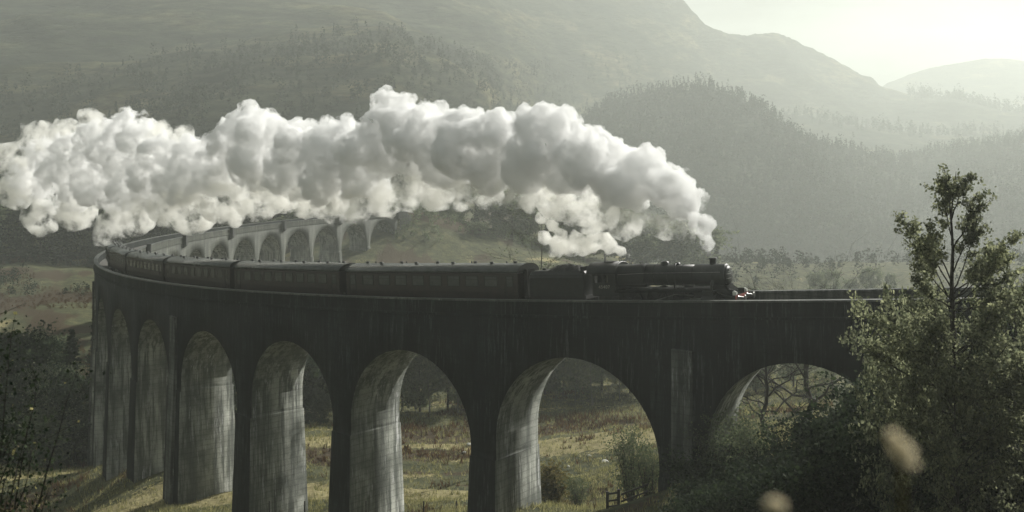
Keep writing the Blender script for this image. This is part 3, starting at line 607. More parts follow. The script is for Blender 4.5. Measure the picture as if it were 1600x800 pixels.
def broadleaf(rg, h=12, spread=4.0, base=.2, r0=None, limbs=16, leaves=7000, leaf=.25, bare=False, twob=.07, density=1.0, taper=.55, lean=0, clump=.5):
    """trunk, limbs, side branches and leaves gathered round the branch ends; returns (trunk MB, leaf centres)"""
    mb = MB(); r0 = r0 or h * .018; top = np.array([rg.normal() * .04 * h + lean * h, rg.normal() * .03 * h, h * .97]); tk = curve((0, 0, -1.0), top, rg, 0, twob, 10); add_limb(mb, tk, r0, r0 * .12); tips = []
    for i in range(limbs):
        t = base + (1 - base) * ((i + rg.uniform(0, 1)) / limbs) ** .9; k = t * 9; a = tk[int(min(k, 8))] + (tk[int(min(k, 8)) + 1] - tk[int(min(k, 8))]) * (k - int(min(k, 8)))
        ang = i * 2.4 + rg.uniform(-.5, .5); env = math.sin(math.pi * min(1, max(.02, (t - base * .5) / (1.12 - base * .5)))) ** taper; L_ = spread * env * rg.uniform(.7, 1.15) + .3
        e = a + np.array([math.cos(ang) * L_, math.sin(ang) * L_, L_ * rg.uniform(.25, .75)]); e[2] = min(e[2], h); lp = curve(a, e, rg, .05, .42 if bare and r0 > .3 else .16, 7); add_limb(mb, lp, r0 * .42 * (1.1 - t), r0 * .06)
        for j in range(7 if bare else 5):
            u = rg.uniform(.3, 1); s_ = lp[int(u * 6)]; d = (e - a) * rg.uniform(.25, .5) + rg.normal(size=3) * L_ * .28; d[2] = abs(d[2]) * .8 - (.1 * L_ if rg.random() < .3 else 0)
            sp = curve(s_, s_ + d, rg, .03, .25, 5); add_limb(mb, sp, r0 * .13 * (1.1 - t) + .008, .006); tips.append(sp)
            if bare:
                for q in range(4):
                    s2 = sp[rg.integers(1, 5)]; d2 = d * .5 + rg.normal(size=3) * L_ * .16; d2[2] = abs(d2[2]); add_limb(mb, curve(s2, s2 + d2, rg, 0, .3, 4), .012, .004)
    per = max(1, leaves // max(1, len(tips))); cs = []
    for sp in tips:
        q = sp[rg.integers(1, len(sp), per)]; cs.append(q + rg.normal(size=(per, 3)) * clump * rg.uniform(.5, 1.3) * np.array([1, 1, .75]))
    return mb, np.concatenate(cs) if cs else np.zeros((0, 3))
def conifer(rg, h=18, spread=3.2, leaves=5000):
    mb = MB(); add_limb(mb, curve((0, 0, -1), (0, 0, h), rg, 0, .01, 6), h * .014, .02); cs = []; tiers = int(h * 2.0)
    for i in range(tiers):
        t = .06 + .94 * i / tiers; z = h * t; L_ = spread * (1 - t) ** .85 * rg.uniform(.75, 1.15) + .12
        for j in range(6):
            a = rg.uniform(0, 6.28); ll = L_ * rg.uniform(.65, 1.1); n = max(3, int(leaves / tiers / 6)); u = rg.uniform(.1, 1, n) ** .7
            cs.append(np.stack([math.cos(a) * ll * u, math.sin(a) * ll * u, z - .28 * ll * u + .1 * ll * u ** 3], -1) + rg.normal(size=(n, 3)) * np.array([.22, .22, .10]) * (.3 + ll * .3))
            if j < 3: add_limb(mb, [(0, 0, z), (math.cos(a) * ll * .8, math.sin(a) * ll * .8, z - .22 * ll)], .04, .01)
    return mb, np.concatenate(cs)
def shrub(rg, h=2.5, spread=1.6, stems=9, leaves=2500, clump=.28):
    mb = MB(); cs = []
    for i in range(stems):
        a = rg.uniform(0, 6.28); l = spread * rg.uniform(.2, 1); e = np.array([math.cos(a) * l, math.sin(a) * l, h * rg.uniform(.6, 1)]); sp = curve((rg.normal() * .15, rg.normal() * .15, -.4), e, rg, .04, .15, 6); add_limb(mb, sp, .03 + .008 * h, .008)
        for j in range(4):
            s_ = sp[rg.integers(2, 6)]; d = rg.normal(size=3) * spread * .3; d[2] = abs(d[2]); b2 = curve(s_, s_ + d, rg, 0, .2, 4); add_limb(mb, b2, .012, .004); n = leaves // (stems * 4)
            cs.append(b2[rg.integers(0, 4, n)] + rg.normal(size=(n, 3)) * clump)
    return mb, np.concatenate(cs)
PROTO = {}
def proto(key, kind, lm, bm_, leaf, **kw):
    rg = np.random.default_rng(abs(hash(key)) % 99991 if False else sum(ord(c) * (i + 3) for i, c in enumerate(key)))
    mb, cs = {'b': broadleaf, 'c': conifer, 's': shrub}[kind](rg, **kw)
    tm = bpy.data.meshes.new('trunk'); tm.from_pydata(mb.V, [], mb.F); tm.materials.append(bm_); crown_m = None
    if len(cs):
        V, F = leaf_quads(cs, leaf, rg); o = mesh('crown', V, F, lm); crown_m = o.data; bpy.data.objects.remove(o)
    PROTO[key] = (tm, crown_m)
def plant(key, name, X, Y, Z, sc, rz, label, cat, group, szz=1.0, tilt=0, crown='crown', trunk='trunk'):
    tm, cm = PROTO[key]; r = empty(name, (X, Y, Z)); r.rotation_euler = (tilt, 0, rz); r.scale = (sc, sc, sc * szz); tag(r, label, cat, group)
    for nm, me in ((trunk, tm), (crown, cm)):
        if me is not None: o = bpy.data.objects.new(nm, me); COL.objects.link(o); o.parent = r
    return r
for i in range(4): proto('round%d' % i, 'b', M['leaf_pale'], M['bark'], .42, h=10, spread=3.6, base=.15, limbs=20, leaves=5200, clump=.5)
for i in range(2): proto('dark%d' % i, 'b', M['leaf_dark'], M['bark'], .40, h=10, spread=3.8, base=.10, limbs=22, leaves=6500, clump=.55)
for i in range(2): proto('fine%d' % i, 'b', M['leaf_pale'], M['bark_pale'], .20, h=12, spread=3.4, base=.2, limbs=22, leaves=4200, clump=.55, bare=True)
for i in range(2): proto('fir%d' % i, 'c', M['needle'], M['bark'], .42, h=18, spread=3.6, leaves=6500)
proto('birch', 'b', M['leaf_mid'], M['bark_pale'], .13, h=24, spread=4.2, base=.35, limbs=26, leaves=1800, r0=.20, bare=True, clump=.35)
proto('bare', 'b', M['leaf_mid'], M['bark'], .12, h=14, spread=7.5, base=.22, limbs=20, leaves=1500, r0=.40, bare=True, twob=.26, clump=.4, lean=-.10)
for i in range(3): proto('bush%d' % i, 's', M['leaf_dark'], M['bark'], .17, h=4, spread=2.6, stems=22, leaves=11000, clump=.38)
for i in range(2): proto('sallow%d' % i, 's', M['leaf_mid'], M['bark'], .11, h=4, spread=1.9, stems=16, leaves=3600, clump=.26)
proto('leafy', 'b', M['leaf_hero'], M['bark'], .17, h=8, spread=3.0, base=.08, limbs=30, leaves=12000, clump=.20, taper=.4)
proto('gold', 's', M['leaf_gold'], M['bark'], .16, h=3, spread=1.2, stems=12, leaves=2600, clump=.25)
DBG = False
PH = {'round': 10, 'dark': 10, 'fine': 12, 'fir': 18, 'birch': 24, 'bare': 14, 'bush': 4, 'sallow': 4, 'gold': 3, 'hazy': 10, 'leafy': 8}
ORD = ['first', 'second', 'third', 'fourth', 'fifth', 'sixth', 'seventh', 'eighth', 'ninth', 'tenth', 'eleventh', 'twelfth', 'thirteenth', 'fourteenth', 'fifteenth', 'sixteenth', 'seventeenth', 'eighteenth', 'nineteenth', 'twentieth', 'twenty-first', 'twenty-second', 'twenty-third', 'twenty-fourth', 'twenty-fifth', 'twenty-sixth', 'twenty-seventh', 'twenty-eighth', 'twenty-ninth', 'thirtieth']
def tree_at(key, x, Y, ytop, label, cat='tree', group=None, name=None, sx=1.0, hmin=.5):
    if DBG: print('TREE', key, x, Y, ytop, 'h', round(-(ytop - Y0) / FPX * Y - gpt(x, Y)[2], 1))
    base = PH[''.join(c for c in key if not c.isdigit())]; X, Y, Z = gpt(x, Y); zt = -(ytop - Y0) / FPX * Y; h = max(hmin, zt - Z); sc = h / base
    return plant(key, name or ('conifer' if key.startswith('fir') else 'shrub' if cat == 'shrub' else 'broadleaf_tree'), X, Y, Z, sc * sx, random.uniform(0, 6.28), label, cat, group, szz=1 / sx)
# --- far slope: trees lining the ground behind the far arches and along the foot of the hill
g = 'trees on the slope behind the far end of the viaduct'
row = [(-8, 330, 430), (28, 338, 440), (62, 326, 425), (98, 322, 430), (132, 336, 440), (168, 345, 430), (196, 338, 440), (222, 330, 432), (252, 338, 445), (280, 345, 430), (312, 346, 440), (345, 350, 436), (372, 334, 445), (398, 322, 440), (424, 312, 450), (452, 320, 446), (480, 330, 452), (508, 336, 448), (536, 322, 455), (566, 330, 450), (590, 322, 455), (616, 318, 450)]
row.sort()
for i, (x, yt, Y) in enumerate(row):
    k = ('dark%d' if i % 3 else 'round%d') % (i % 2); sc = 1.1 + .5 * random.random()
    tree_at(k, x, min(Y - 28, 408), yt - random.uniform(-4, 6), 'dark round tree in the row behind the far arches, %s from left' % ORD[i], group=g, sx=sc)
row2 = [(640, 316, 452), (664, 304, 456), (690, 312, 458), (716, 296, 462), (744, 306, 460), (770, 300, 458), (800, 312, 452), (828, 306, 460), (856, 318, 455), (884, 322, 462), (912, 330, 458), (944, 334, 465), (978, 340, 470), (1010, 350, 468), (1046, 352, 475), (1082, 362, 470), (1120, 372, 478)]
for i, (x, yt, Y) in enumerate(row2):
    tree_at('round%d' % (i % 4) if i % 4 else 'fir%d' % (i % 2), x, Y - 30, yt + random.uniform(-5, 5), 'hazy tree at the hill foot right of the far arches, %s from left' % ORD[i], group='hazy trees at the foot of the hill', sx=.9 if i % 4 == 0 else 1.35)
for i, (x, yt, Y) in enumerate([(636, 352, 405), (655, 345, 415), (700, 352, 420), (748, 365, 405), (790, 358, 415), (860, 372, 410), (905, 376, 420)]):
    tree_at('round%d' % (i % 4), x, Y, yt, 'low scrub tree on slope above the first carriage roof, %s from left' % ORD[i], group='scrub trees on the slope above the carriages', sx=1.5, hmin=4)
# --- birch rising behind the first carriage
tree_at('birch', 826, 150, 316, 'tall thin nearly bare birch rising behind the gap between tender and first carriage', 'tree', name='birch_tree')
# --- hazy trees beyond the right hand parapet
for x, yt, Y, l in [(1276, 431, 300, 'small hazy tree just above the parapet, leftmost of those right of the locomotive'), (1300, 428, 305, 'small hazy pointed tree above the parapet, second right of the locomotive'), (1328, 442, 300, 'lowest hazy bush top showing over the parapet right of the locomotive'), (1362, 425, 300, 'broad hazy round tree above the parapet left of the tall sunlit tree'), (1392, 432, 310, 'hazy tree top above the parapet touching the tall sunlit tree')]:
    tree_at('round%d' % (int(x) % 4), x, Y * 1.35, yt, l, sx=.62)
for i, (x, yt, Y) in enumerate([(1180, 452, 330), (1440, 438, 330), (1530, 446, 340), (1585, 450, 320), (1630, 440, 320)]):
    tree_at('round%d' % (i % 4), x, Y * 1.25, yt, 'distant misty tree top along the parapet, %s from the left' % ORD[i], sx=.7, group='misty tree tops along the parapet')
# --- left edge wood beyond the last piers
LW = [('fir0', 112, 205, 512, 'dark spruce standing tallest in the wood left of the viaduct', 1.0), ('fir1', 152, 228, 470, 'tall dark spruce half hidden behind the leftmost pier', .9), ('dark0', 72, 215, 560, 'dark round tree between the spruce and the left edge', 1.1), ('dark1', 32, 210, 545, 'dark tree near the left edge of the wood', 1.2), ('dark0', -12, 212, 535, 'dark tree cut by the left edge of the picture', 1.2),
      ('fine0', 92, 200, 580, 'lighter green fine-leaved tree in front of the spruce', 1.0), ('round1', 75, 193, 648, 'rounded green bush at the foot of the wood left of the viaduct', 1.5), ('dark1', 120, 196, 640, 'black-green bush hugging the foot of the leftmost pier', 1.4), ('dark0', 12, 194, 640, 'dark bush at the left end of the wood edge', 1.5), ('dark1', 140, 199, 590, 'dark tree filling the gap beside the leftmost pier', 1.0), ('round2', 50, 222, 530, 'taller dull green tree behind the dark wood at left', 1.1)]
for k, x, Y, yt, l, sx in LW: tree_at(k, x, Y, yt, l, sx=sx)
# --- trees seen through the arches
TA = [('round0', 655, 205, 566, 'pale green tree filling the left of the second arch from the left gate side', 1.3), ('round1', 700, 210, 556, '', 1.3), ('fine1', 672, 196, 575, '', 1.2), ('round2', 738, 206, 560, '', 1.3), ('round3', 630, 212, 560, '', 1.2), ('fine0', 715, 194, 590, '', 1.1),
      ('dark0', 500, 178, 640, '', 1.3), ('round1', 492, 196, 590, '', 1.2), ('dark1', 470, 185, 600, '', 1.2), ('round2', 528, 200, 580, '', 1.1), ('round3', 505, 230, 540, '', 1.3), ('dark0', 436, 200, 610, '', 1.1), ('dark1', 360, 215, 600, '', 1.2), ('round1', 366, 250, 560, '', 1.4),
      ('fine0', 925, 192, 588, '', 1.35), ('fine1', 898, 205, 580, '', 1.2), ('round0', 880, 225, 560, '', 1.3), ('round1', 940, 240, 548, '', 1.4), ('round2', 985, 230, 560, '', 1.3), ('round3', 1030, 235, 565, '', 1.2), ('fine0', 968, 200, 598, '', 1.1), ('fine1', 1010, 196, 600, '', 1.1), ('round0', 850, 235, 555, '', 1.3), ('round2', 905, 262, 535, '', 1.4), ('round3', 960, 270, 530, '', 1.4)]
TAL = ['pale green tree at left in the opening of the middle arch', 'pale green tree in the centre of the middle arch opening', 'thin-branched tree in front of the pale trees in the middle arch', 'pale tree half behind the right pier of the middle arch', 'tree hidden mostly behind the left reveal of the middle arch', 'thin twiggy tree low in the middle arch beside its right pier',
       'dark low bush in the narrow arch opening left of the middle arch', 'lighter green tree above the dark bush in the narrow opening left of the middle arch', 'dark tree at the left of that narrow opening', 'dull green tree against the pier left of the middle arch', 'tall pale tree behind the dark bush in the narrow arch opening', 'dark tree glimpsed behind the reveal third pier from the left', 'dark tree in the slim slit beside the light reveal at left', 'pale tree in the top of the slim slit at left',
       'dark-stemmed spreading tree in the arch beneath the cab', 'thin hazy tree left of the spreading tree in the arch beneath the cab', 'hazy rounded tree behind the left side of the arch beneath the cab', 'tall hazy tree at the centre of the arch beneath the cab', 'hazy tree at the right of the arch beneath the cab', 'hazy tree almost hidden by the wide pier under the engine', 'small twiggy tree right of the spreading tree under the cab arch', 'twiggy tree near the right rim of the cab arch', 'hazy tree behind the left rim of the cab arch', 'palest tree highest in the cab arch', 'palest tree behind the right half of the cab arch']
for i, ((k, x, Y, yt, _, sx), l) in enumerate(zip(TA, TAL)):
    Yn = 184 + (Y - 178) * (.30 if x > 600 else .5); tree_at(k, x, Yn, yt, l, sx=sx * .8, hmin=(4.5 if 'bush' in l and 'above' not in l else 10.5 + (i * 37 % 10) * .35 - (3 if k[:4] == 'fine' else 0)))
tree_at('bare', 1212, 108, 520, 'old bare tree with crooked dark limbs seen through the right-hand arch', 'tree', name='bare_tree')
plant('bare', 'bare_tree', *gpt(1238, 111), 1.0, 2.2, 'second dark leaning bare trunk close behind the old bare tree in the right-hand arch', 'tree', None, tilt=.05)
RA = [('round0', 1180, 190, 585, 'sunlit hazy tree at the left in the right-hand arch'), ('round1', 1240, 200, 560, 'sunlit hazy tree behind the bare trunks'), ('fine1', 1300, 180, 575, 'hazy fine-twigged tree right of the bare trunks'), ('round3', 1350, 195, 570, 'hazy tree behind the right of the right-hand arch'), ('fine0', 1275, 150, 600, 'twiggy pale tree low in the right-hand arch')]
for k, x, Y, yt, l in RA: tree_at(k, x, Y, yt, l, sx=.95, hmin=11 if Y > 160 else 6)
# --- shrubs
SH = [('sallow0', 990, 101, 682, 'feathery light green sapling by the wide pier in the cab arch', .8), ('sallow1', 1012, 98, 700, 'light green willow shrub against the foot of the wide pier', .9), ('gold', 868, 112, 732, 'yellow-green bush low in the cab arch'), ('gold', 850, 116, 738, 'yellowish bush beside the reveal of the cab arch'), ('sallow0', 905, 108, 750, 'green tussocky shrub in the foreground of the cab arch', 1.2), ('sallow1', 1150, 92, 640, 'pale green sapling in front of the left side of the right-hand arch'),
      ('sallow0', 1120, 88, 655, 'leafy sapling against the left reveal of the right-hand arch'), ('sallow1', 1175, 84, 668, 'green shrub below the bare tree'), ('gold', 1128, 100, 690, 'yellowish shrub between wide pier and right arch')]
for q in SH: tree_at(q[0], q[1], q[2], q[3], q[4], 'shrub', sx=q[5] if len(q) > 5 else 1.2)
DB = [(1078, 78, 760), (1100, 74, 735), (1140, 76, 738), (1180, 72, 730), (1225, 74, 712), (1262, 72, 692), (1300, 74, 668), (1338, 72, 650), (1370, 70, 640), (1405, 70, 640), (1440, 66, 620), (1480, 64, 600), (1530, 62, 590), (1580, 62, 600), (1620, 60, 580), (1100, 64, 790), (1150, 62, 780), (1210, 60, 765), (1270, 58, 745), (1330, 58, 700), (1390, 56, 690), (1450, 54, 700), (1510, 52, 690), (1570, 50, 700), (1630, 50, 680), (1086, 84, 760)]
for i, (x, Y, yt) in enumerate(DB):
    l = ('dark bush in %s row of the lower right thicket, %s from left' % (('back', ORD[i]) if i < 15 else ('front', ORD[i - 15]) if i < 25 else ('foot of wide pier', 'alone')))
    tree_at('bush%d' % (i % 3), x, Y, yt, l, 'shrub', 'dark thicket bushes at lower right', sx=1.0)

for x, Y, yt, l, sx in [(1425, 52, 500, 'pale-leaved bushy tree just left below the tall open-topped tree', .5), (1400, 56, 560, 'lower leafy bush at the left foot of the tall tree', .5), (1580, 53, 478, 'pale-leaved bushy tree at right edge behind the tall tree', .6), (1500, 46, 590, 'leafy bush directly in front of the tall tree trunk', .7), (1640, 47, 560, 'leafy bush cut by the right edge of the picture', 1.1)]:
    tree_at('leafy', x, Y, yt, l, 'tree', name='leafy_tree', sx=sx)
# --- the tall sunlit tree in front of the viaduct at right
rg = np.random.default_rng(55); HY = 48.0
def HP(x, y, dy=0.0): return np.array([(x - 800) / FPX * HY, HY + dy, -(y - Y0) / FPX * HY])
hb_ = HP(1488, 800); hb_[2] = gz(hb_[0], HY); HR = tuple(hb_)
hero = empty('tall_tree', HR); tag(hero, 'tall open-topped tree with small pale green leaves standing before the right end of the viaduct', 'tree')
tb = MB(); tk = np.array([hb_ - [0, 0, .6], HP(1486, 700), HP(1488, 600), HP(1489, 500), HP(1487, 440), HP(1489, 390), HP(1486, 340), HP(1490, 300), HP(1494, 268)]); tb.tube([tuple(p) for p in tk], [.20, .17, .14, .11, .08, .06, .042, .025, .010], 8)
limbs = [((1488, 452), (1412, 338), .9), ((1488, 440), (1440, 352), -.6), ((1488, 410), (1470, 286), .3), ((1488, 390), (1526, 300), -.5), ((1488, 430), (1528, 350), .8), ((1488, 462), (1576, 362), -.7), ((1488, 470), (1560, 402), 1.1), ((1488, 345), (1512, 275), .3), ((1488, 350), (1478, 272), -.3), ((1488, 480), (1415, 432), -.9), ((1488, 470), (1440, 400), 1.2), ((1488, 470), (1535, 405), -1.3), ((1488, 500), (1592, 430), .6), ((1488, 455), (1545, 335), 1.1), ((1488, 478), (1598, 405), 1.2), ((1488, 470), (1425, 372), -1.4), ((1488, 486), (1585, 448), -1.1),
         ((1488, 560), (1398, 470), -1.2), ((1488, 590), (1345, 492), -.8), ((1488, 610), (1350, 540), .6), ((1488, 560), (1600, 470), 1.0), ((1488, 600), (1640, 520), -.9), ((1488, 580), (1440, 470), -1.6), ((1488, 590), (1520, 470), -1.8), ((1488, 560), (1560, 460), -1.4), ((1488, 650), (1370, 585), -1.5), ((1488, 680), (1400, 640), -1.8), ((1488, 640), (1590, 580), -1.5), ((1488, 660), (1500, 560), -2.2), ((1488, 700), (1560, 640), -2.0), ((1488, 640), (1450, 560), -2.0), ((1488, 720), (1440, 690), -2.2), ((1488, 650), (1650, 600), .5),
         ((1488, 600), (1380, 505), -1.6), ((1488, 620), (1420, 520), -2.1), ((1488, 620), (1540, 520), -2.2), ((1488, 640), (1620, 560), -1.2), ((1488, 560), (1475, 480), 1.8)]
lc = []
for (a, b2, dy) in limbs:
    A = HP(*a); A = tk[np.argmin(abs(tk[:, 2] - A[2]))] * 0 + np.array([np.interp(A[2], tk[:, 2], tk[:, 0]), np.interp(A[2], tk[:, 2], tk[:, 1]), A[2]]); Bp = HP(*b2, dy); low = a[1] > 500; L_ = np.linalg.norm(Bp - A)
    lp = curve(A, Bp, rg, -.04, .10, 9); add_limb(tb, lp, .06 if low else .034, .008)
    for j in range(18 if low else int(4 + L_ * 4.2)):
        u = rg.uniform(.55 if not low else .4, 1.02); s_ = lp[min(8, int(u * 8))]; d = (Bp - A) / L_ * rg.uniform(.1, .45) + rg.normal(size=3) * (.34 if low else .28); d[2] = abs(d[2]) * .9 + .05; sp = curve(s_, s_ + d * (1.5 if low else 1), rg, 0, .2, 5); add_limb(tb, sp, .014, .004)
        n = 50 if low else 42; q = sp[rg.integers(1, 5, n)] + rg.normal(size=(n, 3)) * (.11 if low else .09); lc.append(q)
tb.build('trunk', M['bark'], hero, local=HR); V, F = leaf_quads(np.concatenate(lc), .12, rg); mesh('crown', V, F, M['leaf_hero'], hero, local=HR)

# --- sapling with pale yellow leaves at the near left edge
rg = np.random.default_rng(9); FY = 14.0; fb = np.array([(-30 - 800) / FPX * FY, FY, 0.]); fb[2] = gz(fb[0], FY)
sp_r = empty('birch_sapling', tuple(fb)); tag(sp_r, 'near sapling with dark twigs and scattered bright yellow leaves at the left edge', 'sapling')
def FP(x, y, dy=0): return np.array([(x - 800) / FPX * FY, FY + dy, -(y - Y0) / FPX * FY])
mb = MB(); lv = []; dk = []
for (ex, ey, dy) in [(12, 525, .1), (40, 600, .3), (-5, 560, 0), (60, 645, -.2), (48, 700, .2), (25, 660, 0), (-20, 500, 0), (30, 750, -.3), (70, 760, .2), (5, 690, .4), (95, 600, .5)]:
    c_ = curve(fb + rg.normal(size=3) * .1, FP(ex, ey, dy), rg, .05, .1, 9); add_limb(mb, c_, .018, .003)
    for j in range(9):
        s_ = c_[rg.integers(4, 9)]; e = s_ + rg.normal(size=3) * .14; add_limb(mb, [s_, (s_ + e) / 2 + rg.normal(size=3) * .01, e], .004, .002)
        (lv if rg.random() < .42 else dk).append(e); [dk.append(s_ + rg.normal(size=3) * .12) for _ in range(14)]
mb.build('trunk', M['bark'], sp_r, local=tuple(fb)); V, F = leaf_quads(np.array(lv), .045, rg); mesh('bright_leaves', V, F, M['leaf_bright'], sp_r, local=tuple(fb)); V, F = leaf_quads(np.array(dk), .04, rg); mesh('crown', V, F, M['leaf_dark'], sp_r, local=tuple(fb))

# --- out-of-focus seed heads just in front of the lens
def seed_head(x, y, Y, ln, rad, label):
    c_ = np.array(P(x, y, Y)); base = np.array([c_[0] + .06, Y + .05, gz(c_[0] + .06, Y + .05)]); r = empty('seed_head_stalk', tuple(base)); tag(r, label, 'seed head', 'blurred seed heads near the camera')
    mb = MB(); add_limb(mb, curve(base, c_, rg, .03, .02, 8), .0035, .0018); mb.build('stem', M['leaf_gold'], r, local=tuple(base))
    n = 420; t = rg.uniform(-1, 1, n); q = c_ + np.stack([rg.normal(size=n) * rad * (1 - .6 * abs(t)) + t * ln * -.28, rg.normal(size=n) * rad * .7, t * ln * .5], -1); V, F = leaf_quads(q, .0055, rg, 3); mesh('seed_head', V, F, M['seed'], r, local=tuple(base))
seed_head(1408, 702, 1.15, .030, .0046, 'large blurred tan seed head low at right, in front of the thicket')
seed_head(1212, 790, 1.15, .007, .0034, 'small blurred tan seed head at the bottom edge')

# ------------------------------------------------------------------ fence and gate
def post(x, Y, top, wdt, parent=None, name='fence_post'):
    X, Y, Z = gpt(x, Y); zt = -(top - Y0) / FPX * Y; r = MB().sweep([[(X - wdt, Y - wdt, z), (X + wdt, Y - wdt, z), (X + wdt * .95, Y + wdt, z), (X - wdt * .95, Y + wdt, z)] for z in (min(Z, zt - 1.0) - .4, zt)]); return r, (X, Y, Z)
for x, l in ((421, 'leftmost thin dark fence post at the bottom, before the light pier'), (476, 'thin fence post in the opening left of the middle arch'), (572, 'thin dark fence post in front of the middle arch reveal'), (662, 'thin fence post in the grass at the left of the middle arch'), (713, 'thin fence post near the right pier of the middle arch')):
    mb, o = post(x, 106, 783, .055); tag(mb.build('fence_post', M['wood'], None, local=o), l, 'fence post', 'thin posts of the wire fence')
gr = gpt(950, 92); gate = empty('wooden_gate', gr); tag(gate, 'dark wooden gate of rails and two stout posts below the wide pier', 'gate')
for x, top in ((949, 768), (966.5, 764.5)):
    mb, o = post(x, 92, top, .11); mb.build('post', M['wood'], gate, local=gr)
def rail(x0, y0, x1, y1, Ya, Yb, h=.07, name='rail'):
    a, b2 = P(x0, y0, Ya), P(x1, y1, Yb); MB().sweep([[(p[0], p[1] - .15, p[2] - h), (p[0], p[1] - .10, p[2] - h), (p[0], p[1] - .10, p[2] + h), (p[0], p[1] - .15, p[2] + h)] for p in (a, b2)]).build(name, M['wood'], gate, local=gr)
for k, (y0, y1) in enumerate(((772, 756), (783, 767), (793, 778), (803, 788), (812, 798))): rail(970, y0, 1012, y1, 92, 94)
for y0 in (770, 781, 790, 799, 809): rail(950, y0 + 1, 966, y0 - 1, 91.98, 91.98)
rail(972, 776, 1000, 795, 91.95, 93.3, .05, 'brace')
for i, (x, y, s_) in enumerate(((945, 727, .42), (921, 712, .25), (733, 700, .4), (726, 715, .3), (888, 720, .2))):
    Yr = {945: 138, 921: 143, 733: 160, 726: 155, 888: 140}[x]; q = gpt(x, Yr); bm = bmesh.new(); bmesh.ops.create_icosphere(bm, subdivisions=3, radius=s_)
    for v in bm.verts: v.co *= 1 + .35 * float(vnoise(v.co.x * 4 + i * 9, v.co.y * 4 + v.co.z * 3, i)); v.co.z *= .6
    me = bpy.data.meshes.new('boulder'); bm.to_mesh(me); bm.free(); me.materials.append(M['rock']); o = bpy.data.objects.new('boulder', me); COL.objects.link(o); o.location = (q[0], q[1], q[2] + s_ * .3)
    tag(o, ['white stone in the pale wet ground of the cab arch', 'small pale stone left of the white stone on the wet ground', 'pale rock beside the right pier of the middle arch', 'smaller pale rock just below the rock in the middle arch', 'smallest pale stone on the wet ground in the cab arch'][i], 'boulder')

# ------------------------------------------------------------------ grass, bracken, woodland on the hill
def tufts(n, xr, Yr, hgt, mat, name, label, wid=.05, blades=5, where=None, seed=3):
    rg = np.random.default_rng(seed); x = rg.uniform(*xr, n); Y = np.sqrt(rg.uniform(Yr[0] ** 2, Yr[1] ** 2, n)); X = (x - 800) / FPX * Y; Z = ground_z(X, Y)
    if where is not None: k = where(X, Y, rg); X, Y, Z = X[k], Y[k], Z[k]
    n = len(X); X = np.repeat(X, blades); Y = np.repeat(Y, blades); Z = np.repeat(Z, blades); m_ = len(X); px, py = rg.normal(size=m_) * .16, rg.normal(size=m_) * .16; h = hgt * rg.uniform(.4, 1.3, m_) * (.7 + .9 * np.clip(vnoise(X / 4, Y / 4, 5) + .4, 0, 1)); a = rg.uniform(0, 6.28, m_); dx, dy = np.cos(a) * wid, np.sin(a) * wid; lx, ly = rg.normal(size=m_) * h * .35, rg.normal(size=m_) * h * .35
    B0 = np.stack([X + px - dx, Y + py - dy, Z - .05], -1); B1 = np.stack([X + px + dx, Y + py + dy, Z - .05], -1); B2 = np.stack([X + px + lx, Y + py + ly, Z + h], -1)
    V = np.stack([B0, B1, B2], 1).reshape(-1, 3); o = mesh(name, V, np.arange(3 * m_).reshape(-1, 3), mat); tag(o, label, kind='stuff'); return o
tufts(26000, (-60, 1300), (92, 235), .42, M['grass'], 'grass', 'long dry and green moor grass under and beyond the arches', .045)
tufts(16000, (-60, 1300), (60, 130), .45, M['grass'], 'grass', 'rough grass on the near slope before the piers', .035, seed=5, where=lambda X, Y, rg: (np.hypot(X - 8.6, (Y - 89) / 2) > 3.2))
def wbr(X, Y, rg):
    f = fbm(X / 9, Y / 6, 31, 4); band = np.exp(-((Y - 172) / 9) ** 2) * (X > -25) * (X < 35) + np.exp(-((Y - 152) / 5) ** 2) * (X < 3); return rg.random(len(X)) < np.clip(band * .6 + (f - .15) * 1.1, 0, 1)
tufts(26000, (-60, 1300), (100, 215), .75, M['bracken'], 'bracken', 'brown autumn bracken in bands beyond the arches', .09, where=wbr, seed=8)
